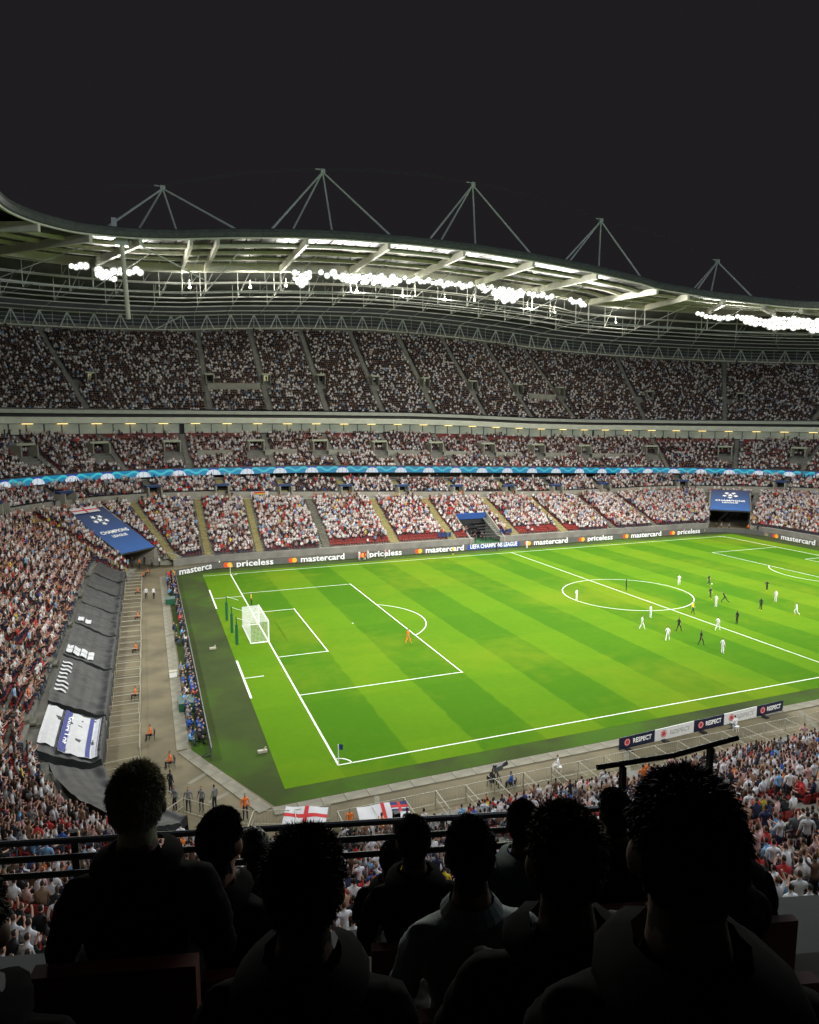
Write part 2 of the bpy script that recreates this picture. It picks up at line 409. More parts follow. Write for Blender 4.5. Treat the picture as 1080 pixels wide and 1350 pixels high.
flat_poly('surround_turf', turf_pts, .010, M_turf, kind='structure')

# grass with mowing bands
gm = bpy.data.materials.new('mown_grass'); gm.use_nodes = True; nt = gm.node_tree; b = nt.nodes['Principled BSDF']; L = nt.links.new
b.inputs['Roughness'].default_value = .95; b.inputs['Specular IOR Level'].default_value = .02
tc = nt.nodes.new('ShaderNodeTexCoord'); sp = nt.nodes.new('ShaderNodeSeparateXYZ'); L(tc.outputs['Object'], sp.inputs[0])
def mth(op, a, bb=None, cc=None):
    n = nt.nodes.new('ShaderNodeMath'); n.operation = op
    for i, v in enumerate((a, bb, cc)):
        if v is None: continue
        if isinstance(v, (int, float)): n.inputs[i].default_value = v
        else: L(v, n.inputs[i])
    return n.outputs[0]
def nz(scale, det=4, vec=None, rough=.5):
    n = nt.nodes.new('ShaderNodeTexNoise'); n.inputs['Scale'].default_value = scale; n.inputs['Detail'].default_value = det; n.inputs['Roughness'].default_value = rough
    L(vec or tc.outputs['Object'], n.inputs['Vector']); return n.outputs['Fac']
wob = mth('MULTIPLY_ADD', nz(.6, 2), .5, -.25)
fx = mth('DIVIDE', mth('ADD', sp.outputs[0], wob), 11.0); fx = mth('FRACT', mth('ADD', fx, 10.25))
bx = nt.nodes.new('ShaderNodeMapRange'); bx.interpolation_type = 'SMOOTHSTEP'; L(mth('ABSOLUTE', mth('SUBTRACT', fx, .5)), bx.inputs['Value'])
bx.inputs['From Min'].default_value = .235; bx.inputs['From Max'].default_value = .265
fy = mth('FRACT', mth('DIVIDE', mth('ADD', sp.outputs[1], mth('ADD', wob, 3.5)), 20.6))
by = nt.nodes.new('ShaderNodeMapRange'); by.interpolation_type = 'SMOOTHSTEP'; L(mth('ABSOLUTE', mth('SUBTRACT', fy, .5)), by.inputs['Value'])
by.inputs['From Min'].default_value = .24; by.inputs['From Max'].default_value = .26
band = mth('ADD', mth('MULTIPLY', bx.outputs[0], .82), mth('MULTIPLY', by.outputs[0], .18))
fine = mth('ADD', mth('MULTIPLY', nz(1.4, 9, rough=.75), .6), mth('MULTIPLY', nz(.22, 5, rough=.6), .4)); big = nz(.045, 3)
vv = mth('ADD', mth('MULTIPLY', band, .80), mth('MULTIPLY', mth('SUBTRACT', fine, .5), 1.25))
mx = nt.nodes.new('ShaderNodeMix'); mx.data_type = 'RGBA'; L(vv, mx.inputs['Factor'])
mx.inputs[6].default_value = (.050, .142, .0065, 1); mx.inputs[7].default_value = (.100, .205, .0080, 1)
yel = nt.nodes.new('ShaderNodeMapRange'); L(mth('ADD', big, mth('MULTIPLY', nz(.5, 4), .25)), yel.inputs['Value'])
yel.inputs['From Min'].default_value = .60; yel.inputs['From Max'].default_value = .80; yel.inputs['To Max'].default_value = .6
mx2 = nt.nodes.new('ShaderNodeMix'); mx2.data_type = 'RGBA'; L(yel.outputs[0], mx2.inputs['Factor']); L(mx.outputs[2], mx2.inputs[6]); mx2.inputs[7].default_value = (.15, .205, .010, 1)
L(mx2.outputs[2], b.inputs['Base Color'])
bp = nt.nodes.new('ShaderNodeBump'); bp.inputs['Strength'].default_value = .25; L(nz(9, 4), bp.inputs['Height']); L(bp.outputs[0], b.inputs['Normal'])
pitch = flat_poly('pitch', [(-4.3, -1.9), (109.3, -1.9), (109.3, 69.7), (-4.3, 69.7)], .018, gm, kind='structure')
M_line = mat('pitch_line_paint', (.80, .82, .70), .8, .12, 3)
def pline(pts, w=.13, m=M_line, parent=None):
    mb = MB()
    for a, c in zip(pts[:-1], pts[1:]):
        a = Vector((*a, .024)); c = Vector((*c, .024)); t = (c-a).normalized(); n = Vector((-t.y, t.x, 0))*w/2; t *= 0 if len(pts) > 2 else w/2
        mb.quad(a-t-n, c+t-n, c+t+n, a-t+n)
    return mb.build('painted_line', m, parent or pitch)
LW = .125
for pl in ([(0, 0), (105, 0)], [(0, 68), (105, 68)], [(52.5, .1), (52.5, 67.9)]): pline(pl, LW)
for sx, o in ((1, 0), (-1, 105)):
    X = lambda v: o+sx*v
    pline([(o, .1), (o, 67.9)], LW*1.3)
    for y in (13.84, 54.16): pline([(X(.1), y), (X(16.4), y)], LW)
    pline([(X(16.5), 13.75), (X(16.5), 54.25)], LW)
    for y in (24.84, 43.16): pline([(X(.1), y), (X(5.4), y)], LW)
    pline([(X(5.5), 24.75), (X(5.5), 43.25)], LW)
    a = math.degrees(math.acos(5.5/9.15)); pts = arc(0, 0, 9.15, -a, a, 18); pline([(X(11+x), 34+y) for x, y in pts], LW)
    pts = arc(0, 0, .12, 0, 360, 10); flat_poly('penalty_spot', [(X(11)+x, 34+y) for x, y in pts[:-1]], .024, M_line, pitch)
    for cy, a0 in ((0, 0), (68, -90)):
        pts = arc(0, 0, 1.0, a0, a0+90, 6); pline([(X(x), cy+y) for x, y in pts], LW)
pts = arc(52.5, 34, 9.15, 0, 360, 48); pline(pts, LW)
# warm-up marks behind the goal line
for a, c in (((-4.2, 47), (-4.2, 58)), ((-4.2, 14.8), (-4.2, 25.2)), ((-4.1, 19.9), (-2.3, 19.9)), ((-4.1, 52.5), (-.2, 52.5)), ((-4.25, 68.0), (-.2, 68.0))): pline([a, c], .2 if a[0] == c[0] else .13)

# kerb strip round the turf: paving slabs, each its own piece
kp = [(-10.0, 70), (-10.0, 6.5), (-5.5, -3.9), (74, -3.9)]
slab_me = {}
kerb = empty('kerb_strip'); kerb['kind'] = 'structure'
def slab(Ln, Wd):
    k = (round(Ln, 2), Wd)
    if k not in slab_me:
        m = MB(); m.box((0, 0, .03), (Ln-.03, Wd-.02, .06)); slab_me[k] = m.mesh('kerb_slab', M_kerb)
    return slab_me[k]
for a, c in zip(kp[:-1], kp[1:]):
    a = Vector((*a, 0)); c = Vector((*c, 0)); t = c-a; n = max(1, round(t.length/1.6)); u = t/n; nn = Vector((t.y, -t.x, 0)).normalized()
    for i in range(n):
        p = a+u*(i+.5)+nn*.5
        link('kerb_slab', slab(u.length, .95), kerb, (p.x, p.y, .004+random.random()*.012), (0, 0, math.atan2(t.y, t.x)))
# pale strips painted across the track
M_strip = mat('pale_track_strip', (.19, .175, .125), .85, .3, 1.0)
for a, c, w in (((-10.4, 1.2), (-8.3, 3.0), .35), ((-9.3, -1.8), (-7.0, -.4), .35), ((1.3, -4.9), (.6, -7.6), .35), ((21.5, -5.1), (19.0, -8.6), .4), ((-14.6, 38), (-11.2, 38), .12), ((40, -5), (38, -8.5), .4)):
    a = Vector((*a, 0)); c = Vector((*c, 0)); t = (c-a).normalized(); n = Vector((-t.y, t.x, 0))*w/2; m = MB()
    m.quad(a-n+Vector((0, 0, .006)), c-n+Vector((0, 0, .006)), c+n+Vector((0, 0, .006)), a+n+Vector((0, 0, .006))); o = m.build('track_strip', M_strip, kind='structure')

# ================================================================= STANDS
def entr_keep(c):
    for cx, sx in ((-2, -1), (104, 1)):
        e = Vector((c.x-cx, c.y-65, 0)); u = Vector((sx*.7071, .7071, 0)); n = Vector((-u.y, u.x, 0))
        dd = e.dot(u)-14; ll = abs(e.dot(n))
        if e.dot(u) > 0 and dd < 15 and ll < 3.7+(.5 if sx < 0 else .9): return False
    # players' tunnel under the middle of the far stand
    if 49.2 < c.x < 56.8 and 78 < c.y < 87.5: return False
    return True
z0f = tab(-20, .45, -8, .7, 5, 1.2)
lower = empty('lower_stand', (50, 90, 0)); thing(lower, 'lowest tier of seats running all the way round the pitch beneath the blue lit ribbon', 'stand')
def kid(mb, name, m, parent, **k):
    o = mb.build(name, m, parent, **k)
    o.location = -parent.location; return o
ssF = srange(-70, 270)
NLA, NLB = 20, 8
kid(sweep(ssF, lambda s: [(0, 0), (0, z0f(s)), (.9, z0f(s))]+stairs(.9, z0f(s), 16.5, zK(s)-.3, NLA), entr_keep), 'terrace', M_conc, lower)
kid(sweep(ssF, lambda s: [(16.5, zK(s)-.3), (18.0, zK(s)-.3), (18.02, zK(s)+1.0), (18.2, zK(s)+1.0), (18.22, zK(s)+.6)]), 'gangway_wall', M_conc_l, lower)
kid(sweep(ssF, lambda s: stairs(18.22, zK(s)+.6, 25.6, zK(s)+3.3, NLB)+[(29, zK(s)+3.3), (29.1, zL(s)-.6)]), 'upper_terrace', M_conc, lower)
ssU = srange(-10, 262)
mid = empty('middle_stand', (50, 112, 12)); thing(mid, 'middle tier of seats between the blue lit ribbon and the row of hospitality windows', 'stand')
NM = 16
kid(sweep(ssU, lambda s: [(29, zL(s)-.62), (25.2, zL(s)-1.62), (24.6, zL(s)-1.62), (24.6, zL(s)+.0), (24.9, zL(s)), (24.92, zL(s)-.55)]), 'front_parapet', M_dsteel, mid)
kid(sweep(ssU, lambda s: stairs(24.92, zL(s)-.55, 39.6, zU(s)-5.2, NM)), 'terrace', M_conc, mid)
upper = empty('upper_stand', (50, 130, 28)); thing(upper, 'steep top tier of seats, mostly in shadow, right under the roof', 'stand')
NU = 38
kid(sweep(ssU, lambda s: [(41.2, zU(s)-.5), (41.2, zU(s)+.4)]+stairs(41.2, zU(s)-.4, 71.0, zD(s)-1.0, NU)+[(71.0, zD(s)+.0), (71.3, zD(s)), (71.3, zD(s)+1.0)]), 'terrace', M_conc, upper)
kid(sweep(ssU, lambda s: [(71.2, zD(s)-.35), (71.05, zD(s)-.35), (71.05, zD(s)+.25), (71.25, zD(s)+.25)]), 'top_rim_beam', M_cream, upper)
kid(sweep(ssU, lambda s: [(76.5, zD(s)-6), (76.5, zD(s)+7)]), 'outer_wall', M_dsteel, upper)
kid(sweep(srange(-10, 262, 4), lambda s: [(71.3, zD(s)+.2), (76.5, zD(s)+.2)]), 'rear_walkway', M_dsteel, upper)

# hospitality ring between the tiers
hosp = empty('hospitality_ring', (50, 118, 20)); thing(hosp, 'pale band of hospitality boxes with glass fronts between middle and top tier', 'building')
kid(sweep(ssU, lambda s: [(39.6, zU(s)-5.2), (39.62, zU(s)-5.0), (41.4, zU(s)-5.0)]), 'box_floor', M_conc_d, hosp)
kid(sweep(ssU, lambda s: [(41.0, zU(s)-2.75), (39.2, zU(s)-2.75), (39.15, zU(s)-2.5), (39.0, zU(s)-1.65), (39.2, zU(s)-1.45), (41.9, zU(s)-1.4)]), 'lower_fascia', M_cream, hosp)
kid(sweep(ssU, lambda s: [(41.1, zU(s)-1.4), (41.1, zU(s)-.6)]), 'dark_gap_wall', M_conc_d, hosp)
kid(sweep(ssU, lambda s: [(41.3, zU(s)-.7), (39.9, zU(s)-.7), (39.85, zU(s)-.65), (39.85, zU(s)+.05), (40.0, zU(s)+.1), (41.2, zU(s)+.1)]), 'upper_fascia', mat('pale_fascia', (.46, .47, .40), .6, .12, .6), hosp)
pane_cache = {}
def on_ring(mb_local, s, d, z): pass
def ring_tf(s, d, z):
    p = P(s, d, z); return (p.x, p.y, p.z), (0, 0, angz(s))
# local frame: +Y towards the pitch, X along
m = MB(); m.box((0, 0, 0), (3.35, .06, 2.1)); me_pane = m.mesh('window_pane', M_wint)
m = MB(); m.box((0, 0, 0), (.16, .22, 2.3)); me_mull = m.mesh('mullion', M_dsteel)
m = MB(); m.box((0, 0, 0), (2.0, .5, .10)); me_down = m.mesh('downlight', M_lampw)
def kidp(name, me, parent, s, d, z, scale=None):
    loc, rot = ring_tf(s, d, z); o = link(name, me, parent, Vector(loc)-parent.location, rot)
    if scale: o.scale = scale
    return o
wk = walk(60, 224, 40.2, 3.5)
for i, (sa, sb) in enumerate(zip(wk[:-1], wk[1:])):
    kidp('window_pane', me_pane, hosp, (sa+sb)/2, 40.25, zU((sa+sb)/2)-3.88); kidp('mullion', me_mull, hosp, sa, 40.1, zU(sa)-3.88)
    if i % 2 == 0: kidp('downlight', me_down, hosp, sa, 39.6, zU(sa)-2.83)
# small lamps along the fascia
# ---- aisles, vomitories, seats, people --------------------------------------------------
A_low = [-2.5+89, 6.6+89, 19.2+89, 33+89, 45.4+89, 60+89, 72.2+89, 85.1+89, 96.6+89, 107+89]
A_low = [x for x in A_low if x < 193]+[201.5, 206.8]+[227, 240, 253]+[8, 21, 34, 47, 59.5, 70.5, 80.8]+[-8, -22, -35, -48, -60]
A_lowB = [2, 14.8, 28, 41, 54.5, 68, 81, 95]; A_lowB = [x+89 for x in A_lowB]+[199, 209, 222, 236]+[68, 75.5, 83, 54, 40, 27, 13]
A_up = [2.3, 16, 30, 44.5, 59, 73.5, 88, 102]; A_up = [x+89 for x in A_up]+[198, 203.5, 209, 214.5, 228]+[66, 71, 76, 81.5, 50, 35]
V_mid = [x+89 for x in (-3.5, 11.0, 25.5, 40, 54.6, 69, 83.5, 98)]+[197.5, 203.5, 209, 214, 226]+[66, 71, 76.5, 81]
def arcscale(s, d): return (14+d)/14 if (65 < s < 87 or 193 < s < 215 or -17 < s < 5) else 1.0
aisle_meshes = {}
def aisle_part(parent, s, d0, z0, d1, z1, w, n, m):
    """a flight of steps up the terrace, each riser modelled"""
    mb = MB()
    for i in range(n):
        a = d0+(d1-d0)*i/n; b_ = d0+(d1-d0)*(i+1)/n; z = z0+(z1-z0)*i/n; h = (z1-z0)/n
        c = P(s, (a+b_)/2); mb.box((c.x, c.y, z+h*.25+.03), (w, b_-a, h*.5+.06), rz=angz(s))
        c = P(s, a+(b_-a)*.75); mb.box((c.x, c.y, z+h*.6+.04), (w, (b_-a)*.5, h*.6), rz=angz(s))
    o = mb.build('aisle_steps', m, parent); o.location = -parent.location
    return o
for s in A_low:
    yel = 105 < s < 165 and s > 110
    if entr_keep(P(s, 5)):
        aisle_part(lower, s, .9, z0f(s), 16.5, zK(s)-.3, 1.9 if yel else 1.15, NLA, M_aisle if (yel or 60 < s < 106) else M_aisle_d)
for s in A_lowB: aisle_part(lower, s, 18.22, zK(s)+.6, 24.6, zK(s)+2.95, 1.3, 7, M_aisle if 90 < s < 160 else M_aisle_d)
for s in A_up: aisle_part(upper, s, 41.2, zU(s)-.4, 71, zD(s)-1.0, 1.1, NU, M_conc)
for s in V_mid: aisle_part(mid, s+2.9/arcscale(s, 32)+0, 24.92, zL(s)-.55, 39.6, zU(s)-5.2, 1.0, NM, M_conc)

def vomitory(parent, s, d, z, w, h, dep, wallm, lintm, name='vomitory', glow=None):
    """opening in the terrace: two flank walls, lintel slab and the dark way in"""
    root = MB()
    loc, rot = ring_tf(s, d, z)
    o = empty(name, Vector(loc)-parent.location, rot[2]); o.parent = parent
    for sx in (-1, 1): fl = MB(); fl.box((sx*(w/2+.12), -dep/2+.6, h/2), (.24, dep+1.2, h)); fl.build('flank_wall', wallm, o)
    li = MB(); li.box((0, -.35, h+.16), (w+.7, 1.3, .42)); q = li.build('lintel', lintm, o)
    bk = MB(); bk.box((0, -dep+.2, h/2), (w, .1, h)); bk.build('dark_opening', mat('passage_shadow', (.01, .01, .01), .9) if glow is None else glow, o)
    return o
M_glowpass = mat('lit_passage', (.3, .3, .22), .7, emit=(.9, .85, .5), estr=.35)
M_lintd = mat('lintel_pale', (.42, .44, .32), .6)  # even pale lintel colour
for i, s in enumerate(A_lowB+[110-1000]):
    if s < 0: continue
    vomitory(lower, s, 18.0, zK(s)-.3, 2.2, 2.5, 1.8, M_conc_l, M_navy)
for s in V_mid: vomitory(mid, s, 31.2, zL(s)+3.1, 3.0, 2.1, 2.6, M_conc_l, M_lintd)
for i, s in enumerate(A_up): vomitory(upper, s+.9, 51.0, zU(s)-.4+(zD(s)-.6-zU(s))*(9.8/29.8), 1.5, 2.3, 2.0, M_conc, M_lintd, glow=M_glowpass if i % 3 == 1 else None)
# low walls on the tiers
def wall_run(parent, s0, s1, d, zf, h, m, name='low_wall'):
    mb = sweep(srange(s0, s1), lambda s: [(d, zf(s)), (d, zf(s)+h), (d+.25, zf(s)+h), (d+.25, zf(s))]); kid(mb, name, m, parent)
for a in V_mid[:8]: wall_run(mid, a+1.8, a+9.0 if a != V_mid[3] else a+12, 30.0, lambda s: zL(s)+2.0, 1.35, M_conc_l)
for a, c in ((91.5, 104), (180, 189)): wall_run(upper, a, c, 48.6, lambda s: zU(s)-.4+(zD(s)-.6-zU(s))*(7.4/29.8), 1.9, M_conc_l)

PPL = []   # (s,d,z,zone,row)
def rows(zone, s0, s1, d0, z0f, d1, z1f, n, aisles, aw, gaps=(), spc=.52):
    step = (d1-d0)/n
    for r in range(n):
        d = d0+step*(r+.40)
        s = s0+random.random()*.4
        while s < s1:
            k = arcscale(s, d)
            s += spc/k
            if any(abs(s-a)*k < aw for a in aisles): continue
            if any(g0 < s < g1 and d0_ < d < d1_ for g0, g1, d0_, d1_ in gaps): continue
            z = z0f(s)+(z1f(s)-z0f(s))*r/n
            PPL.append((s, d, z, zone, r))
gapL = [(49.9+89-.7, 57.1+89+.5, 0, 9.0)]
rows('low', -62, 236, .9, z0f, 16.5, lambda s: zK(s)-.3, NLA, A_low, 1.05, gapL+[(3.5, 68.5, 0, 4.4), (-8, 3.5, 0, 3.6), (-70, -8, 0, 2.5)])
vg = [(a-1.6/arcscale(a, 19), a+1.6/arcscale(a, 19), 17, 20.6) for a in A_lowB]
rows('lowB', -62, 236, 18.22, lambda s: zK(s)+.6, 24.8, lambda s: zK(s)+3.0, 7, A_lowB, .9, vg)
vg = [(a-2.1/arcscale(a, 31), a+2.1/arcscale(a, 31), 28.0, 32.2) for a in V_mid]
vg += [(a+1.8, a+9.0, 29.4, 30.3) for a in V_mid[:8]]
rows('mid', 50, 232, 24.92, lambda s: zL(s)-.55, 39.6, lambda s: zU(s)-5.2, NM, [a+2.9/arcscale(a, 32) for a in V_mid], .8, vg)
vg = [(a-.4/arcscale(a, 50), a+2.2/arcscale(a, 50), 48.6, 52.2) for a in A_up]+[(91.5, 104, 47.8, 49.3), (180, 189, 47.8, 49.3)]
rows('up', 56, 232, 41.2, lambda s: zU(s)-.4, 71.0, lambda s: zD(s)-1.0, NU, A_up, .8, vg, spc=.58)
print('places', len(PPL))
import collections
cyaw, syaw = math.cos(yaw), math.sin(yaw)
arr = np.array([tuple(P(a[0], a[1], a[2]+.6)) for a in PPL])
nrm = np.array([ringp2(a[0])[2:4] for a in PPL])
ok = np.array([entr_keep(Vector(v)) for v in arr])
# only what the photograph's side of the bowl can show (a generous wedge)
rel = arr-np.array(CAM); rt = np.array((cyaw, -syaw, 0)); fv = np.array(fw); up_ = np.cross(rt, fv)
dep = rel@fv; xx = (rel@rt)/np.maximum(dep, .1); yy = (rel@up_)/np.maximum(dep, .1)
ok &= (dep > 3) & (np.abs(xx) < .75)

# ---- crowd: prototypes -------------------------------------------------------------
def tinted(name, mul=1.0, rough=.85):
    m = bpy.data.materials.new(name); m.use_nodes = True; nt = m.node_tree; b = nt.nodes['Principled BSDF']
    a = nt.nodes.new('ShaderNodeAttribute'); a.attribute_type = 'INSTANCER'; a.attribute_name = 'tint' if name != 'crowd_skin' else 'skin_tint'
    nt.links.new(a.outputs['Color'], b.inputs['Base Color']); b.inputs['Roughness'].default_value = rough; return m
M_shirt = tinted('crowd_shirt'); M_cskin = tinted('crowd_skin')
sit0 = figure_mesh('seated_figure', 'sit', sub=1); sit1 = figure_mesh('seated_figure_clapping', 'sit_clap', 1, sub=1); sit2 = figure_mesh('seated_figure_leaning', 'sit', 1, sub=1); sit3 = figure_mesh('seated_figure_arms_up', 'sit_up', sub=1)
std0 = figure_mesh('standing_figure', 'stand', sub=1); std1 = figure_mesh('standing_figure_clapping', 'clap', sub=1); std2 = figure_mesh('standing_figure_cheering', 'cheer', sub=1)
protos = bpy.data.collections.new('crowd_figures')
for i, me in enumerate((sit0, sit1, sit2, sit3, std0, std1, std2)):
    m2 = me.copy(); m2.name = 'crowd_'+me.name
    for k, m in enumerate((M_cskin, M_shirt, CL['navy'] if i % 2 else CL['black'], HAIRM[i % 2], CL['black'], CL['denim'])): m2.materials[k] = m
    o = bpy.data.objects.new('crowd_figure_%s' % 'abcdefg'[i], m2); protos.objects.link(o)
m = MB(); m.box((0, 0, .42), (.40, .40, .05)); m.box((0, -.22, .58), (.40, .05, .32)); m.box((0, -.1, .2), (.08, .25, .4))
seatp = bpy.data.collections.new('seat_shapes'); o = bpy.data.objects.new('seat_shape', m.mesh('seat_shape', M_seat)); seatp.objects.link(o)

seatd = bpy.data.collections.new('shaded_seat_shapes'); o = bpy.data.objects.new('dark_seat_shape', m.mesh('dark_seat_shape', mat('maroon_seat', (.040, .013, .016), .6))); seatd.objects.link(o)  # same red seats, colour darkened to paint in the shade of dim rows
def stuff_instances(name, pts, rz, idx, scl, coll, parent, tint=None, skin=None):
    n = len(pts); me = bpy.data.meshes.new(name); me.vertices.add(n); me.vertices.foreach_set('co', np.asarray(pts, dtype=np.float32).ravel())
    def at(nm, ty, dat, key='value'):
        a = me.attributes.new(nm, ty, 'POINT'); a.data.foreach_set(key, np.asarray(dat).ravel())
    at('turn', 'FLOAT', np.asarray(rz, dtype=np.float32)); at('pick', 'INT', np.asarray(idx, dtype=np.int32)); at('size', 'FLOAT', np.asarray(scl, dtype=np.float32))
    if tint is not None: at('tint', 'FLOAT_VECTOR', np.asarray(tint, dtype=np.float32), 'vector')
    if skin is not None: at('skin_tint', 'FLOAT_VECTOR', np.asarray(skin, dtype=np.float32), 'vector')
    o = link(name, me, parent); o['kind'] = 'stuff'
    if parent: o.location = -parent.location
    g = bpy.data.node_groups.new(name+'_scatter', 'GeometryNodeTree')
    g.interface.new_socket('Geometry', in_out='INPUT', socket_type='NodeSocketGeometry'); g.interface.new_socket('Geometry', in_out='OUTPUT', socket_type='NodeSocketGeometry')
    N = g.nodes.new; i_ = N('NodeGroupInput'); o_ = N('NodeGroupOutput'); ip = N('GeometryNodeInstanceOnPoints'); ci = N('GeometryNodeCollectionInfo')
    ci.inputs['Collection'].default_value = coll; ci.inputs['Separate Children'].default_value = True; ci.inputs['Reset Children'].default_value = True
    def na(nm, dt):
        q = N('GeometryNodeInputNamedAttribute'); q.data_type = dt; q.inputs['Name'].default_value = nm; return q.outputs['Attribute']
    cx = N('ShaderNodeCombineXYZ'); K = g.links.new
    K(na('turn', 'FLOAT'), cx.inputs['Z']); K(i_.outputs[0], ip.inputs['Points']); K(ci.outputs[0], ip.inputs['Instance']); ip.inputs['Pick Instance'].default_value = True
    K(na('pick', 'INT'), ip.inputs['Instance Index']); K(cx.outputs[0], ip.inputs['Rotation']); K(na('size', 'FLOAT'), ip.inputs['Scale']); K(ip.outputs[0], o_.inputs[0])
    md = o.modifiers.new('scatter', 'NODES'); md.node_group = g
    return o
PAL = dict(white=(.76, .75, .74), cream=(.62, .55, .48), black=(.015, .014, .015), navy=(.018, .025, .07), red=(.55, .035, .03), grey=(.22, .22, .22), sky=(.2, .4, .62), pink=(.60, .36, .33), brown=(.12, .065, .035), tan=(.34, .2, .12), blue=(.03, .1, .4), yellow=(.7, .55, .05), orange=(.8, .2, .03), teal=(.03, .2, .2))
names_ = list(PAL); palv = np.array([PAL[k] for k in names_])
def wts(**k): w = np.array([k.get(n, 0.0) for n in names_]); return w/w.sum()
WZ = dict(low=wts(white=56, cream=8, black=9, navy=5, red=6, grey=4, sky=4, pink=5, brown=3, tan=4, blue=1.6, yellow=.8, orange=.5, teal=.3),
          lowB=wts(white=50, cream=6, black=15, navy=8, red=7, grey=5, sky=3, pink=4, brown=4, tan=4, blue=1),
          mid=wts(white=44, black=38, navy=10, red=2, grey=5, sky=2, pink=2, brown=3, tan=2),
          up=wts(white=31, black=58, navy=10, grey=5, sky=4, brown=1),  # extra black tops put the top tier's dimness into the colours
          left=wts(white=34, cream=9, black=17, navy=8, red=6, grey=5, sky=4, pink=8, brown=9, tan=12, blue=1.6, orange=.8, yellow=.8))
skv = np.array([(.58, .31, .21), (.46, .24, .15), (.62, .36, .26), (.12, .06, .035)])
def occ(zone, s, r, d):
    x = s-89
    if zone == 'low':
        if 20 < x < 48 and r < 2: return .05
        if 61 < x < 76 and r < 3: return .10
        if 33 < x < 48 and r > 14: return .8
        if 33 < x < 62: return .84
        return .97
    if zone == 'lowB':
        if 13 < x < 29: return .55
        if 62 < x < 82: return .6 if r > 2 else .8
        return .88
    if zone == 'mid':
        if r >= NM-3 and (int(x/9) % 3 == 0 or 60 < x < 84): return .25
        return .95
    return .975
sel = np.array([random.random() < occ(a[3], a[0], a[4], a[1]) for a in PPL])
dist = np.linalg.norm(rel, axis=1)
inf = ok & sel & (np.abs(xx) < .60) & (np.abs(yy) < .75)
near_c = [i for i in np.argsort(dist) if inf[i] and PPL[i][3] == 'low' and yy[i] > -.56 and not (yy[i] < -.44 and xx[i] < -.08)]
indiv = set(int(i) for i in near_c[:125])
shirt_names = ['white', 'white', 'white', 'white', 'white', 'black', 'navy', 'red', 'grey', 'sky', 'pink', 'brown', 'white', 'khaki', 'blue', 'yellow', 'orange']
rown = ['front', 'second', 'third', 'fourth', 'fifth', 'sixth', 'seventh', 'eighth', 'ninth', 'tenth', 'eleventh', 'twelfth', 'thirteenth', 'fourteenth', 'fifteenth', 'sixteenth', 'seventeenth', 'eighteenth', 'nineteenth', 'last']
hairn = ['dark haired', 'brown haired', 'fair haired', 'grey haired']
for i in sorted(indiv, key=lambda i: dist[i]):
    s, d, z, zone, r = PPL[i]
    near = s < 5; sh = random.choice(shirt_names); hr = random.choices([0, 1, 2, 3], [5, 4, 2, 1])[0]; standing = random.random() < .15
    me = random.choice([sit0, sit1, sit2, sit0, sit2, sit0] if not standing else [std0, std1, std0])
    act = {sit0: 'sitting upright', sit1: 'clapping', sit2: 'leaning forward', sit3: 'sitting with raised arms', std0: 'standing', std1: 'standing and clapping', std2: 'standing with arms up'}[me]
    p = P(s, d+.08, z)
    where = 'in the near stand' if near else ('in the left stand' if s < 66 else 'in the far left corner')
    lab = '%s spectator in %s top %s, %s row %s' % (hairn[hr], sh, act, rown[min(r, 19)], where)
    person(me, p, angz(s)+random.uniform(-.5, .5), lab, group='spectators in the %s seats nearest the camera' % ('near stand' if near else 'left stand'),
           skin=random.choices([0, 1, 2], [6, 3, 1])[0], top=sh, legs=random.choice(['navy', 'black', 'denim', 'khaki']), hair=hr, scale=random.uniform(.93, 1.05))
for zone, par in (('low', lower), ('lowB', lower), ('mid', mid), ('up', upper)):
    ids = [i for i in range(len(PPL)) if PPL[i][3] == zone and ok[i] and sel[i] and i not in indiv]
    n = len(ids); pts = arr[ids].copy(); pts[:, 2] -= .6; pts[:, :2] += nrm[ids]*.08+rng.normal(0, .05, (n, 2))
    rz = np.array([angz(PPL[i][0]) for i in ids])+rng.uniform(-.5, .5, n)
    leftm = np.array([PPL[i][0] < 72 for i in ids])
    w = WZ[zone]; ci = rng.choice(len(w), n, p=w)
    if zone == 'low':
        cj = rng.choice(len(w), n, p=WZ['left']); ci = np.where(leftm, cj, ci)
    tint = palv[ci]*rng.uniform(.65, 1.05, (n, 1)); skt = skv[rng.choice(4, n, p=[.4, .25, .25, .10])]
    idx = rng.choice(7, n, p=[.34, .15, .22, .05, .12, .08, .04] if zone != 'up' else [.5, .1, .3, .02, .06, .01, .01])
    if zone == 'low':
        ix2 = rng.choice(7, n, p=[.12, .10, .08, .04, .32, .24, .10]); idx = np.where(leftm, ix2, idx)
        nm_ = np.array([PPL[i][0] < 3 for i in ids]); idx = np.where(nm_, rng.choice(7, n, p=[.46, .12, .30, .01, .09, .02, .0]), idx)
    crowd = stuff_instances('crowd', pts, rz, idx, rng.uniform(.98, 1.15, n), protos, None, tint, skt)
    crowd['label'] = dict(low='dense crowd in mostly white tops filling the lowest tier', lowB='crowd on the shaded rows just under the blue lit ribbon', mid='crowd filling the middle tier above the blue lit ribbon', up='dim crowd filling the steep top tier under the roof')[zone]
    crowd['category'] = 'crowd'
    ids = [i for i in range(len(PPL)) if PPL[i][3] == zone and ok[i]]
    pts = arr[ids].copy(); pts[:, 2] -= .6; pts[:, :2] += nrm[ids]*.08; rz = np.array([angz(PPL[i][0]) for i in ids])
    st = stuff_instances('seats', pts, rz, np.zeros(len(ids)), np.ones(len(ids)), seatp if zone in ('low', 'mid') else seatd, par)

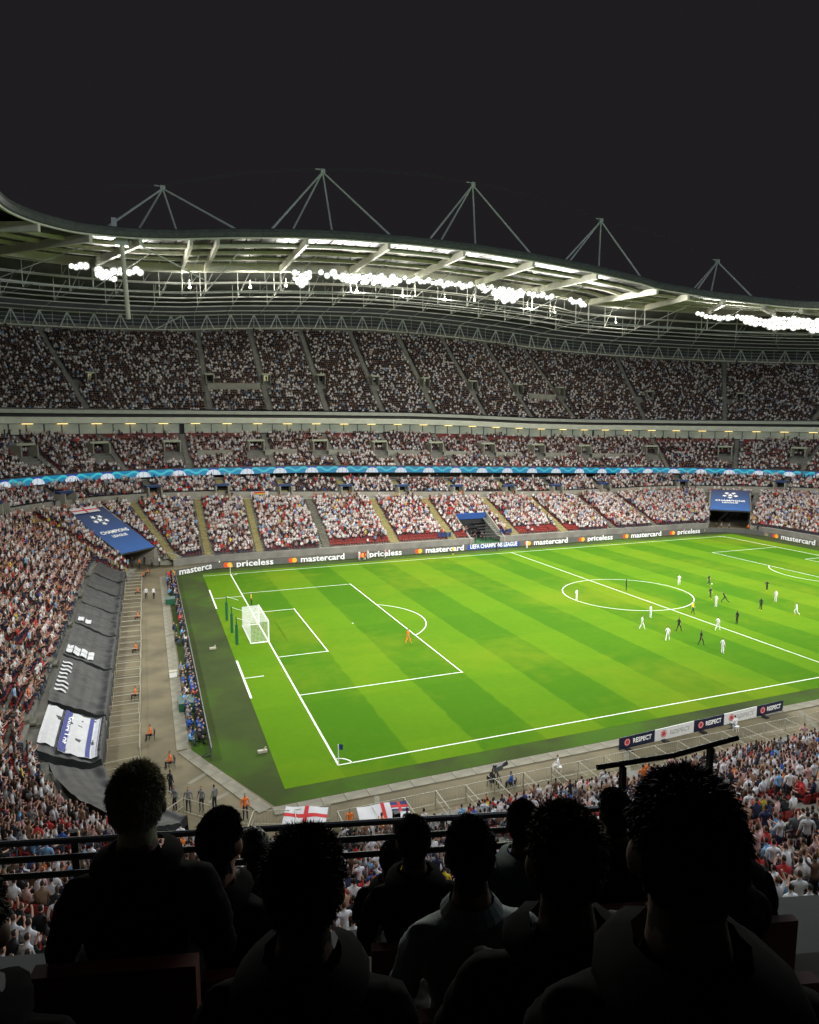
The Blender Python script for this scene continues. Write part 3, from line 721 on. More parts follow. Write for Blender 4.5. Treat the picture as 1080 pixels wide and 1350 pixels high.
# ================================================================= LED RIBBON between the tiers
lm = bpy.data.materials.new('ribbon_screen'); lm.use_nodes = True; nt = lm.node_tree; b = nt.nodes['Principled BSDF']; L = nt.links.new
tc = nt.nodes.new('ShaderNodeTexCoord'); sp = nt.nodes.new('ShaderNodeSeparateXYZ'); L(tc.outputs['Object'], sp.inputs[0])
x_ = sp.outputs[0]; z_ = sp.outputs[2]     # x -3.5..3.5, z 0..1.6
r1 = mth('SQRT', mth('ADD', mth('POWER', mth('DIVIDE', x_, 1.45), 2), mth('POWER', mth('DIVIDE', z_, 1.15), 2)))
dome = mth('LESS_THAN', r1, 1.0)
seam = mth('GREATER_THAN', mth('ABSOLUTE', mth('SINE', mth('MULTIPLY', x_, 3.4))), .25)
dome = mth('MULTIPLY', dome, mth('MULTIPLY_ADD', seam, .5, .5))
wave = mth('ADD', mth('MULTIPLY', mth('COSINE', mth('MULTIPLY', x_, 1.8)), -.35), .85)
tealm = mth('LESS_THAN', mth('ABSOLUTE', mth('SUBTRACT', z_, wave)), .22)
teal2 = mth('MULTIPLY', mth('LESS_THAN', z_, mth('SUBTRACT', 1.15, mth('MULTIPLY', mth('COSINE', mth('MULTIPLY', x_, .9)), .75))), .8)
c1 = nt.nodes.new('ShaderNodeMix'); c1.data_type = 'RGBA'; c1.inputs[6].default_value = (.010, .07, .42, 1); c1.inputs[7].default_value = (.0, .32, .52, 1); L(teal2, c1.inputs['Factor'])
c2 = nt.nodes.new('ShaderNodeMix'); c2.data_type = 'RGBA'; L(c1.outputs[2], c2.inputs[6]); c2.inputs[7].default_value = (.05, .62, .72, 1); L(tealm, c2.inputs['Factor'])
c3 = nt.nodes.new('ShaderNodeMix'); c3.data_type = 'RGBA'; L(c2.outputs[2], c3.inputs[6]); c3.inputs[7].default_value = (.85, .92, 1, 1); L(dome, c3.inputs['Factor'])
L(c3.outputs[2], b.inputs['Emission Color']); b.inputs['Emission Strength'].default_value = .70; b.inputs['Base Color'].default_value = (.01, .01, .02, 1)
ribbon = empty('ribbon_screen', (50, 103, 13)); thing(ribbon, 'long thin blue and teal lit screen with white half ball emblems, wrapped round the stands', 'screen')
m = MB(); m.box((0, 0, .7), (7.0, .12, 1.36)); me_led = m.mesh('screen_panel', lm)
wk = walk(55, 226, 24.5, 7.0)
for sa, sb in zip(wk[:-1], wk[1:]):
    p0, p1 = P(sa, 24.45), P(sb, 24.45); c = (p0+p1)/2; dv = p1-p0; an = math.atan2(dv.y, dv.x); z0, z1 = zL(sa)-1.6, zL(sb)-1.6
    o = link('screen_panel', me_led, ribbon, Vector((c.x, c.y, (z0+z1)/2))-ribbon.location, (0, -math.atan2(z1-z0, dv.length), an)); o.scale = (dv.length/7.0, 1, 1)

# ================================================================= ROOF
roof = empty('stadium_roof', (50, 120, 55)); thing(roof, 'sweeping roof over the far stand with cream rafters and a grey front edge', 'roof')
M_corr = bpy.data.materials.new('corrugated_soffit'); M_corr.use_nodes = True; nt = M_corr.node_tree; b = nt.nodes['Principled BSDF']; L = nt.links.new
tc = nt.nodes.new('ShaderNodeTexCoord'); b.inputs['Roughness'].default_value = .45
n = nt.nodes.new('ShaderNodeTexNoise'); n.inputs['Scale'].default_value = .25; n.inputs['Detail'].default_value = 5; L(tc.outputs['Object'], n.inputs['Vector'])
cr = nt.nodes.new('ShaderNodeMix'); cr.data_type = 'RGBA'; cr.inputs[6].default_value = (.03, .035, .035, 1); cr.inputs[7].default_value = (.24, .25, .24, 1); L(n.outputs['Fac'], cr.inputs['Factor']); L(cr.outputs[2], b.inputs['Base Color'])
ssR = srange(-10, 262, 3)
kid(sweep(ssR, lambda s: [(42.2, zB(s)+1.9)]+[p for k in range(26) for p in ((42.4+1.3*k, zB(s)+1.7+(zD(s)+7-zB(s)-1.7)*k/26), (42.4+1.3*k+.65, zB(s)+1.7+(zD(s)+7-zB(s)-1.7)*k/26+.25))]+[(76.5, zD(s)+7)]), 'soffit_sheet', M_corr, roof)
kid(sweep(ssR, lambda s: [(13, zA(s)+.1), (42.2, zB(s)+2.6), (76.5, zD(s)+8.2), (76.6, zD(s)+7)]), 'top_sheet', M_dsteel, roof)
kid(sweep(ssR, lambda s: [(13.2, zA(s)-1.5), (12.8, zA(s)-1.3), (12.6, zA(s)-.7), (12.7, zA(s)-.1), (13.0, zA(s)+.1)]), 'front_edge', M_fascia, roof)
kid(sweep(ssR, lambda s: [(13.5, zA(s)-1.75), (13.1, zA(s)-1.75), (13.1, zA(s)-1.5), (13.5, zA(s)-1.5)]), 'front_beam', M_cream, roof)
kid(sweep(ssR, lambda s: [(42.4, zB(s)+1.9), (42.4, zB(s)), (41.8, zB(s)), (41.8, zB(s)+1.9)]), 'main_beam', M_cream, roof)
zp = lambda s, d: (zA(s)-1.5)+(zB(s)+1.6-(zA(s)-1.5))*(d-13)/29.2     # underside plane of the front roof strip
for dd in (20.2, 27.4, 34.6):
    kid(sweep(ssR, lambda s: [(dd-.4, zp(s, dd)+.1), (dd-.4, zp(s, dd)-.6), (dd+.5, zp(s, dd)-.6), (dd+.5, zp(s, dd)+.1)]), 'purlin', M_cream, roof)
raf_s = [89+2.4+17.0*k-17.0*2 for k in range(20)]
raf_s = [s for s in raf_s if 88 < s < 193]+[77.5, 82.2, 86.8, 193.4, 197.7, 202, 206.3, 210.6, 214.9, 232]+[72, 55, 38]
raf_s.sort()
for s in raf_s:
    mb = MB(); a = P(s, 13.2, zA(s)-2.1); c = P(s, 42.0, zB(s)+.35)
    mb.bar(a, c, .62, 1.5); o = mb.build('rafter', M_cream, roof); o.location = -roof.location
# glazed panels between the purlins
M_panel = mat('dark_roof_glazing', (.030, .034, .030), .42, .4, .5, .15)
me_cache = {}
for s0, s1 in zip(raf_s[:-1], raf_s[1:]):
    if s0 < 60 or s1 > 215: continue
    npn = 6 if s1-s0 > 9 else 4
    for (da, db) in ((13.5, 19.9), (20.5, 27.1), (27.7, 34.3), (34.9, 41.6)):
        for k in range(npn):
            u0 = s0+(s1-s0)*(k+.04)/npn; u1 = s0+(s1-s0)*(k+.96)/npn
            q = [P(u0, da), P(u1, da), P(u1, db), P(u0, db)]; zz = [zp(u0, da), zp(u1, da), zp(u1, db), zp(u0, db)]
            q = [Vector((v.x, v.y, z-.0)) for v, z in zip(q, zz)]; mb = MB(); up = Vector((0, 0, .12+.1*random.random()))
            mb.quad(*q); mb.quad(*[v+up for v in q][::-1])
            for a in range(4): mb.quad(q[a], q[(a+1) % 4], q[(a+1) % 4]+up, q[a]+up)
            c = sum(q, Vector())/4; mb.v = [tuple(Vector(v)-c) for v in mb.v]
            o = mb.build('glazing_panel', M_panel, roof); o.location = c-roof.location
# hangers and lower chord under the main beam
zE = lambda s: zB(s)-4.6
kid(sweep(ssR, lambda s: [(41.9+.18*math.cos(a), zE(s)+.18*math.sin(a)) for a in [k*math.pi/3 for k in range(7)]]), 'lower_chord', M_steel, roof)
for j, s in enumerate(raf_s):
    mb = MB(); mb.tube(P(s, 42, zB(s)), P(s, 42, zE(s)), .17); o = mb.build('hanger_post', M_white, roof); o.location = -roof.location
    mb = MB(); s2 = s+ (5.5 if 88 < s < 190 else 2.4); mb.tube(P(s, 42, zE(s)), P(s2, 25, zp(s2, 25)-.4), .10); o = mb.build('diagonal_brace', M_steel, roof); o.location = -roof.location
# secondary tubes under the dark soffit
for dd, dz in ((45, -1.0), (48.5, -2.3), (53, -1.2), (58, -1.9), (64, -1.3)):
    f_ = lambda s, dd=dd, dz=dz: zB(s)+1.7+(zD(s)+7-zB(s)-1.7)*(dd-42.4)/34+dz
    kid(sweep(ssR, lambda s: [(dd+.13*math.cos(a), f_(s)+.13*math.sin(a)) for a in [k*PI2 for k in range(5)]]), 'soffit_tube', M_white, roof)
    s = 66
    while s < 216:
        mb = MB(); mb.tube(P(s, dd, f_(s)), P(s, dd, f_(s)-dz), .07, n=5); mb.tube(P(s, dd, f_(s)), P(s+1.6/arcscale(s, dd), dd+2, f_(s)-dz), .05, n=5); o = mb.build('soffit_strut', M_steel, roof); o.location = -roof.location
        s += 17.0/arcscale(s, dd)
# radial members and cross tubes between the lower chord and the rear truss
zc_ = lambda s, d: zE(s)+(zD(s)+3.7-zE(s))*(d-42)/28.6
for dd in (47, 52, 57.5, 64): kid(sweep(ssR, lambda s: [(dd+.12*math.cos(a), zc_(s, dd)-.25+.12*math.sin(a)) for a in [k*PI2 for k in range(5)]]), 'cross_tube', M_white, roof)
for s in walk(62, 222, 42, 8.6):
    mb = MB(); mb.tube(P(s, 42, zE(s)), P(s, 70.6, zD(s)+3.7), .10, n=5); o = mb.build('radial_member', M_steel, roof); o.location = -roof.location
    mb = MB()
    for dd in (47, 57.5):
        zt_ = zB(s)+1.5+(zD(s)+7-zB(s)-1.7)*(dd-42.4)/34; mb.tube(P(s, dd, zc_(s, dd)), P(s, dd, zt_), .09, n=5)
        mb.tube(P(s, dd, zc_(s, dd)), P(s+3.0/arcscale(s, dd), dd+1, zt_), .06, n=4)
    o = mb.build('soffit_lattice', M_white, roof); o.location = -roof.location; o['kind'] = 'stuff'
# rear truss: W pattern of struts standing on the rim
tr = MB()
s = 60.0
kid(sweep(ssR, lambda s: [(70.6+.16*math.cos(a), zD(s)+3.7+.16*math.sin(a)) for a in [k*math.pi/3 for k in range(7)]]), 'truss_top_tube', M_steel, roof)
for dz in (1.0, 1.9, 2.8): kid(sweep(ssR, lambda s: [(71.6, zD(s)+dz), (71.6, zD(s)+dz+.07)]), 'guard_wire', M_steel, roof)
n_tr = 0
while s < 226 and n_tr < 290:
    k = arcscale(s, 71); h = 3.1/k
    mb = MB(); apex = P(s, 70.6, zD(s)+3.7)
    mb.tube(P(s-h*.55, 70.9, zD(s-h*.55)+.1), apex, .17, n=6); mb.tube(P(s+h*.55, 70.9, zD(s+h*.55)+.1), apex, .17, n=6); mb.tube(P(s, 71.2, zD(s)+.1), apex, .09, n=5)
    o = mb.build('truss_strut_pair', M_steel, roof); o.location = -roof.location
    mb = MB(); t = s+h; mb.tube(P(t, 71.6, zD(t)), P(t, 71.6, zD(t)+4.2), .06, n=5)
    o = mb.build('truss_post', M_steel, roof); o.location = -roof.location
    s += 6.2/k; n_tr += 2

# roof-top masts with their raking legs
masts = [(-6.8, 98, 68.5, 34), (23.9, 97, 74.9, 34), (57.5, 97, 76.3, 34), (91.3, 97, 72.1, 30), (125.5, 95, 65.1, 26)]
mlab = ['leftmost roof mast, partly hidden, with thin raking legs above the roof corner', 'tall pale four legged roof mast, second from the left', 'tallest looking roof mast in the middle of the far roof', 'fourth roof mast from the left, with a wide pair of raking legs', 'rightmost roof mast, standing where the roof edge falls away']
for (mx_, my, mz, wd), lb in zip(masts, mlab):
    r = empty('roof_mast', (mx_, my, mz-8)); thing(r, lb, 'mast', 'masts along the roof edge')
    ap = Vector((0, 0, 8))
    k = 1.0 if mx_ < 100 else .8
    def zroof(x, y):
        s = x+89
        if 87 <= s <= 193: return zA(s)+(zB(s)+2.6-zA(s))*max(0, (y-92))/29
        return (zA(80) if x < 0 else zA(203))+0.5
    for dx, dy in ((-11.5, -2), (-6.5, 6), (3.4, 5), (14.5, -2)):
        fx_, fy_ = mx_+dx*k, my+dy; ft = Vector((dx*k, dy, zroof(fx_, fy_)-(mz-8)))
        mb = MB(); mb.tube(ft, ap, .24, .17, n=8); mb.build('mast_leg', M_steel, r)
    mb = MB(); mb.box(tuple(ap+Vector((0, 0, .1))), (.9, .7, .8)); mb.box(tuple(ap+Vector((-.8, 0, .4))), (1.4, .2, .2)); mb.build('mast_head', M_steel, r)
# sagging cables that run from mast to mast
cab = [(-40, 96, 62)]+[(a, b_, c) for a, b_, c, _ in masts]+[(150, 90, 58)]
for a, c in zip(cab[:-1], cab[1:]):
    mb = MB(); a = Vector(a); c = Vector(c); prev = a+Vector((0, 0, .2))
    for i in range(1, 9):
        t = i/8; q = a.lerp(c, t)+Vector((0, 0, .2+.9*(1-(2*t-1)**2))); mb.tube(prev, q, .045, n=4); mb.tube(prev+Vector((0, 0, .35)), q+Vector((0, 0, .35)), .035, n=4); prev = q
    o = mb.build('mast_cable', M_dsteel); thing(o, 'thin dark double cable spanning between two roof masts', 'cable', 'cables between the roof masts')
# big near post at the left corner of the roof
post = empty('roof_column', (-13.9, 93, 48.5)); thing(post, 'white steel column with a bracket head at the left corner of the roof', 'column')
mb = MB(); mb.tube((0, 0, -5), (-.5, 0, 8), .42, n=10); mb.build('shaft', M_cream, post)
mb = MB(); mb.box((-.5, 0, 9.3), (2.2, 1.6, 3.0)); mb.box((-1.6, 0, 11), (.9, .9, 3)); mb.build('bracket_head', M_steel, post)
mb = MB(); mb.tube((.2, .3, 9.4), (16, 14, 5.0), .14, n=6); mb.tube((-1, 0, 8.4), (-6, 3, 11.5), .3, n=6); mb.build('raking_tie', M_steel, post)

# floodlights
hm = MB(); hm.box((0, -.18, 0), (1.5, .34, 1.35)); hm.box((0, -.38, .7), (.1, .1, .6))
me_house = hm.mesh('lamp_housing', M_dsteel)
lm_ = MB(); lm_.tube((0, .0, 0), (0, .06, 0), 1.0, n=16); me_lens = lm_.mesh('lamp_lens', M_lens)
fl_s = []
def run(a, b_, st): 
    t = a
    while t < b_: fl_s.append(t); t += st
run(111.2, 114.6, .85); run(117.4, 120.5, 1.5); run(121, 137.5, .95); run(138.5, 157, 1.05); run(159, 172.5, .85); run(173.5, 181, 1.4); run(186.5, 191.5, .95)
run(80.9, 81.7, .24); run(82.3, 84.6, .2); run(201.2, 213.5, .3)
big = [(111, 115), (122, 137), (163, 172), (204.5, 213), (82.3, 83.2)]
nfl = 0; fcount = {}
for s in fl_s:
    for rr in range(3 if (112 <= s <= 114 or 164 <= s <= 170 or 206 <= s <= 212) else 2 if any(a <= s <= c for a, c in big) else 1):
        loc, rot = ring_tf(s, 39.0+.3*rr, zB(s)-1.25-rr*.95+random.uniform(-.3, .3)+.35*math.sin(s*2.1))
        r = empty('floodlight', loc, rot[2])
        where = 'in the left corner group' if s < 90 else 'in the glaring right corner group' if s > 200 else 'in the leftmost pair of the far roof' if s < 116 else 'in the long bright row' if s < 183 else 'in the small group right of the long row'
        fcount[where+str(rr)] = fcount.get(where+str(rr), 0)+1
        thing(r, 'floodlight number %d from the left, %s%s' % (fcount[where+str(rr)], ('', 'second row, ', 'lowest row, ')[rr], where), 'floodlight', 'floodlights under the roof '+('left corner' if s < 90 else 'right corner' if s > 200 else 'edge'))
        a = link('lamp_housing', me_house, r, (0, 0, 0), (-.45, 0, 0)); c = link('lamp_lens', me_lens, r, (0, 0, 0), (-.45, 0, 0)); r.scale = (random.uniform(.55, 1.05),)*3; nfl += 1
# small spot lamps further back on the chord
for s, d, dz in ((101.6, 44, -3.4), (110, 44, -3.0), (127, 42, -4.3), (139, 42, -4.7), (150.5, 42, -4.7), (160, 44, -3.6), (175, 42, -4.4), (186, 46, -3.6), (196, 46, -3.8), (88, 44, -3.2)):
    loc, rot = ring_tf(s, d, zB(s)+dz); r = empty('spot_lamp', loc, rot[2]); thing(r, 'small spot lamp hanging from the pale tube under the roof', 'spot lamp', 'small spot lamps on the roof tube')
    m = MB(); m.box((0, 0, 0), (.6, .6, .5)); m.box((0, 0, 1.0), (.1, .1, 1.6)); m.build('lamp_body', M_white, r)
    m = MB(); m.tube((0, .3, -.05), (0, .36, -.05), .2, n=8); m.build('lamp_glass', M_small, r)
    pl_ = bpy.data.lights.new('spot_lamp_glow', 'POINT'); pl_.energy = 1500; pl_.color = (1, .97, .82); pl_.shadow_soft_size = .4; po = bpy.data.objects.new('spot_lamp_glow', pl_); COL.objects.link(po); pp = P(s, d-1.2, zB(s)+dz+.6); po.location = pp

# ================================================================= PITCH SIDE BOARDS
def disc_mb(r, n=20):
    m = MB(); m.v = [(r*math.cos(2*math.pi*i/n), r*math.sin(2*math.pi*i/n), 0) for i in range(n)]; m.f = [tuple(range(n))]; m.mi = [0]; return m
def ad_board(x, y, Ln, rz, kind, lab):
    """front side is local +Y"""
    r = empty('advertising_board', (x, y, .012), rz); thing(r, lab, 'advertising board', 'boards round the pitch')
    base = dict(u=M_blue).get(kind, M_grey)
    m = MB(); m.box((0, -.03, .56), (Ln-.06, .08, .98)); m.build('panel', base, r)
    m = MB()
    for t in (-.4, 0, .4): m.bar((Ln*t, -.05, .1), (Ln*t, -.75, .03), .06); m.bar((Ln*t, -.07, .9), (Ln*t, -.70, .05), .05)
    m.build('stay', M_dsteel, r, kind='stuff')
    if kind in 'mp':
        word = 'mastercard' if kind == 'm' else 'priceless'; w = 8.0 if kind == 'm' else 6.3
        me = text_mesh(word, 1.50); xs = [v.co.x for v in me.vertices]; tw = max(xs)-min(xs)
        t = link('lettering', me, r, (-1.3, .022, .57), (PI2, 0, math.pi)); t.scale = (w/tw, 1, 1)
        if not me.materials: me.materials.append(M_txt)
        o = disc_mb(.43).build('red_disc', M_red, r, (w/2-1.3+1.75, .018, .55), (PI2, 0, math.pi)); o = disc_mb(.43).build('amber_disc', M_amber, r, (w/2-1.3+1.15, .021, .55), (PI2, 0, math.pi))
    if kind == 'u':
        me = text_mesh('UEFA CHAMPIONS LEAGUE', 1.15); xs = [v.co.x for v in me.vertices]; tw = max(xs)-min(xs)
        t = link('lettering', me, r, (0, .022, .62), (PI2, 0, math.pi)); t.scale = ((Ln-1.2)/tw, 1, 1)
        if not me.materials: me.materials.append(M_txt)
    return r
bd = [(3.4, 'p', 'grey board lettered priceless, first on the straight far side'), (15.6, 'm', 'grey board lettered mastercard, left of the red seated warming up players'),
      (27.4, 'p', 'grey board lettered priceless, behind the players warming up in red and white'), (39.6, 'm', 'grey board lettered mastercard, just left of the blue tunnel board'),
      (51.4, 'u', 'blue board with white capitals in front of the tunnel mouth'), (63.2, 'm', 'grey board lettered mastercard, just right of the blue tunnel board'),
      (75.2, 'p', 'grey board lettered priceless, second right of the tunnel'), (87.4, 'm', 'grey board lettered mastercard, left of the last white priceless board on the far side'), (98.8, 'p', 'grey board lettered priceless, last on the straight far side')]
ends = [-2.6, 9.5, 21.5, 33.4, 45.6, 57.2, 69.2, 81.3, 93.2, 104.6]
for (cx_, k, lb), a, c in zip(bd, ends[:-1], ends[1:]): ad_board((a+c)/2, TY1, c-a, math.pi, k, lb)
# curved corner runs and the goal end lines
for i, (a0, a1) in enumerate(((90, 60), (60, 30), (30, 0))):
    am = R_((a0+a1)/2); r_ = 8.2; L_ = 2*r_*math.sin(R_(15))
    ad_board(105.1+r_*math.cos(am)*.97, 65-.2+r_*math.sin(am)*.97, L_+.25, am+PI2, 'g', 'plain grey board on the right far corner curve, %s' % ('nearest the far side', 'in the middle of the curve', 'nearest the right goal end')[i])
ad_board(113.3, 57.6, 12, PI2, 'm', 'grey board lettered mastercard at the right goal end, first after the curve')
ad_board(113.3, 45.3, 12, PI2, 'p', 'grey board lettered priceless at the right goal end')
ad_board(-5.6, 71.2, 7.4, math.pi+R_(31), 'm', 'grey board lettered mastercard, angled across the left far corner')
for i in range(8):
    y = 65.0-i*8.1
    ad_board(-8.55+ (0), y-.3, 8.1, -PI2, 'g', 'plain dark board in front of the kneeling photographers, %s from the left far corner' % rown[i] if i else 'plain dark board beside the angled lettered corner board')

# RESPECT boards on the near track
M_dnavy = mat('navy_board', (.008, .013, .04), .5); M_pale = mat('pale_print', (.55, .55, .52), .5)
cxs = [22.6, 26.5, 30.3, 34.1, 37.6]; wds = [4.3, 3.6, 3.6, 3.6, 3.2]
xa = 20.6
for i in range(5):
    w = [3.5, 4.1, 3.3, 3.8, 3.2][i]; x = xa+w/2; xa += w; y = -5.35+i*.18
    navy = i % 2 == 0
    r = empty('advertising_board', (x, y, .01), R_(3)); thing(r, '%s board with red crest lettered respect, %s of five on the near track' % ('dark navy' if navy else 'white', ('first', 'second', 'middle', 'fourth', 'last')[i]), 'advertising board', 'respect boards on the near track')
    m = MB(); m.box((0, 0, .5), (w-.02, .06, .95)); m.build('panel', M_dnavy if navy else M_white, r)
    o = disc_mb(.30).build('red_crest', mat('crest_red', (.62, .05, .07), .5), r, (-w*.28, -.035, .52), (PI2, 0, 0))
    m = ring_mb(.2, .24, 14); m.build('crest_ring', M_white, r, (-w*.28, -.038, .52))
    me = text_mesh('RESPECT', .52); t = link('lettering', me, r, (w*.14, -.04, .52), (PI2, 0, 0)); xs = [v.co.x for v in me.vertices]; t.scale = (w*.52/(max(xs)-min(xs)), 1, 1)
    if not me.materials: me.materials.append(M_txt)
    if not navy: t.material_slots[0].link = 'OBJECT'; t.material_slots[0].material = M_pale
    m = MB(); m.box((-w*.3, -.35, .06), (.4, .5, .1)); m.build('foot', M_black, r)

# ================================================================= GOALS, CORNER FLAGS, POLES
def goal(x, sx, lab):
    r = empty('goal', (x, 34, 0.02)); thing(r, lab, 'goal')
    hw, h, dp = 3.66, 2.44, 2.0*sx
    for s in (-1, 1):
        m = MB(); m.tube((0, s*hw, 0), (0, s*hw, h), .085, n=10); m.build('post', M_white, r)
    m = MB(); m.tube((0, -hw, h), (0, hw, h), .085, n=10); m.build('crossbar', M_white, r)
    m = MB(); m.tube((dp, -hw, .05), (dp, hw, .05), .07); m.tube((0, -hw, .05), (dp, -hw, .05), .07); m.tube((0, hw, .05), (dp, hw, .05), .07); m.build('ground_bar', M_white, r)
    m = MB(); w = .011; st = .15; n = int(2*hw/st)
    for i in range(n+1):
        y = -hw+2*hw*i/n; m.bar((dp, y, 0), (dp, y, h-.04), w); m.bar((0, y, h), (dp, y, h-.04), w)
    for k in range(int(h/st)+1): m.bar((dp, -hw, k*st), (dp, hw, k*st), w)
    for k in range(int(2/st)+1): m.bar((sx*k*st, -hw, h), (sx*k*st, hw, h), w)
    for s in (-1, 1):
        for k in range(int(h/st)+1): m.bar((0, s*hw, k*st), (dp, s*hw, k*st), w)
        for k in range(int(2/st)+1): m.bar((sx*k*st, s*hw, 0), (sx*k*st, s*hw, h), w)
    o = m.build('net', M_net, r); o['kind'] = 'stuff'
goal(0, -1, 'white goal with a box shaped net at the left end of the pitch'); goal(105, 1, 'white goal at the far right end of the pitch, mostly out of frame')
for y, lb in ((30.7, 'nearest dark green net pole behind the left goal'), (35.4, 'second dark green net pole behind the left goal'), (40.9, 'furthest dark green net pole behind the left goal')):
    r = empty('net_pole', (-3.5, y, .02)); thing(r, lb, 'pole', 'green poles behind the left goal')
    m = MB(); m.tube((0, 0, 0), (0, 0, 2.35), .16, n=8); m.build('padding', M_pole, r)
    m = MB(); m.tube((0, 0, 2.35), (0, 0, 3.2), .06, n=6); m.build('pole', M_pole, r)
    m = MB(); m.tube((0, 0, 3.1), (1.5, (34-y)*.0+(-.2), 2.5), .02, n=4); m.build('guy_cord', M_net, r)
for x, y, c, lb in ((.0, 0, M_navy, 'corner flag with a dark blue cloth at the near left corner'), (0, 68, M_amber, 'corner flag at the left far corner by the lettered boards')):
    r = empty('corner_flag', (x, y, .02)); thing(r, lb, 'corner flag')
    m = MB(); m.tube((0, 0, 0), (0, 0, 1.6), .035, n=6); m.build('pole', M_white, r)
    m = MB(); q = [(0, 0, 1.6), (.18, .05, 1.56), (.36, -.02, 1.5)]; q2 = [(0, 0, 1.18), (.17, .05, 1.14), (.33, -.01, 1.1)]
    for i in range(2): m.quad(q[i], q[i+1], q2[i+1], q2[i]); m.quad(*[tuple(Vector(v)+Vector((0, .012, 0))) for v in (q2[i], q2[i+1], q[i+1], q[i])])
    m.build('flag', c, r)

# ================================================================= PLAYERS AND OFFICIALS
pl_st = figure_mesh('player_standing', 'stand', sub=1); pl_run = figure_mesh('player_running', 'run', sub=1); pl_str = figure_mesh('player_striding', 'stride', sub=1); pl_lun = figure_mesh('player_lunging', 'lunge', sub=1)
off_s = figure_mesh('official_standing', 'stand', sub=1, long_sleeves=True)
sit_s = figure_mesh('steward_sitting', 'sit', 1, sub=1, long_sleeves=True)
G1 = 'players in white on the pitch'; G2 = 'players in black on the pitch'
W_ = [(43.4, 33.3, pl_st, 200, 'standing alone at the left of the centre circle'), (47.2, 22.6, pl_st, 260, 'inside the near edge of the centre circle'), (42.9, 19.0, pl_str, 250, 'leftmost just outside the near left of the centre circle'),
      (42.7, 14.4, pl_str, 300, 'near the touchline, left of the black player'), (63.3, 35.3, pl_run, 130, 'running beyond the right side of the centre circle'), (59.2, 23.8, pl_st, 90, 'standing close to the lunging black player'),
      (51.0, 15.3, pl_str, 280, 'beside the halfway line nearer the camera'), (45.2, 8.8, pl_st, 270, 'nearest the camera and the near touchline'), (68.8, 22.7, pl_st, 90, 'far right, level with the black pair'), (65.6, 16.7, pl_run, 60, 'furthest right, close to the frame edge')]
for x, y, me, a, w in W_: person(me, (x, y, .02), R_(a), 'player in white kit %s' % w, group=G1, top='white', legs='white', socks='white', shoes='orange' if x > 65 else 'white', hair=random.choice([0, 1]), skin=random.choice([0, 0, 1]))
B_ = [(53.6, 35.5, pl_st, 240, 'inside the far half of the centre circle'), (67.6, 33.7, pl_str, 200, 'next to the ball beyond the circle'), (61.5, 27.2, pl_str, 190, 'left of the lunging team mate'), (61.6, 24.6, pl_lun, 60, 'lunging low with arms out'),
      (72.5, 27.5, pl_run, 150, 'furthest right of the black players, jogging'), (63.3, 20.2, pl_st, 100, 'right of the halfway line facing away'), (55.4, 16.6, pl_st, 80, 'just right of the halfway line'), (46.5, 16.8, pl_str, 270, 'between two white players near the circle'), (45.1, 11.8, pl_str, 250, 'nearest the camera in black')]
for x, y, me, a, w in B_: person(me, (x, y, .02), R_(a), 'player in black kit %s' % w, group=G2, top='black', legs='black', socks='black', shoes='yellow' if x > 60 else 'black', hair=0, skin=random.choice([0, 1, 2]))
person(pl_str, (53.5, 22.0, .02), R_(200), 'referee in a yellow shirt and black shorts at the near edge of the centre circle', top='yellow', legs='black')
person(pl_str, (14.6, 24.1, .02), R_(-80), 'goalkeeper in all orange kit standing by the penalty arc', top='orange', legs='orange', socks='orange', shoes='yellow')
person(pl_st, (.4, 47.0, .02), R_(-90), 'official in a yellow shirt standing on the goal line beyond the goal', top='yellow', legs='black')
person(pl_st, (40.8, 69.2, .02), R_(180), 'linesman in yellow on the far touchline left of the tunnel', top='yellow', legs='black', socks='yellow')
person(off_s, (50.6, 70.4, .02), R_(180), 'coach in a dark suit standing in front of the blue tunnel board', top='black', legs='black')
person(pl_st, (57.4, 70.5, .02), R_(180), 'man in white on the far touchline right of the tunnel', top='white', legs='white', socks='white')
for x, y, t, w in ((23.2, 71.6, 'white', 'white top, left of the pair warming up by the far boards'), (24.1, 71.2, 'red', 'red bib, right of the pair warming up by the far boards'), (24.9, 71.8, 'white', 'white top, just right of the red bibbed player at the far boards'), (28.3, 71.9, 'pink', 'pale top stretching alone by the far boards')):
    person(pl_st, (x, y, .02), R_(random.uniform(90, 270)), 'substitute in %s' % w, group='substitutes warming up', top=t, legs='red' if t == 'red' else 'white', socks='white')
bm = bmesh.new(); bmesh.ops.create_icosphere(bm, subdivisions=2, radius=.115); me = bpy.data.meshes.new('ball'); bm.to_mesh(me); bm.free(); me.materials.append(M_white)
o = link('ball', me, None, (68.4, 33.9, .14)); thing(o, 'small white football at the feet of a black kitted player', 'ball')
# little turf markers / microphones on the surround
for x, y, lb in ((-6.2, 30.0, 'small pale microphone box on dark turf behind the left goal line'), (-4.9, 3.9, 'small pale microphone box on dark turf near the near left corner')):
    m = MB(); m.box((0, 0, .12), (.7, .25, .2)); m.tube((0, 0, .1), (.3, .1, .4), .05, n=6); o = m.build('microphone_box', M_rail, None, (x, y, .02)); thing(o, lb, 'microphone')

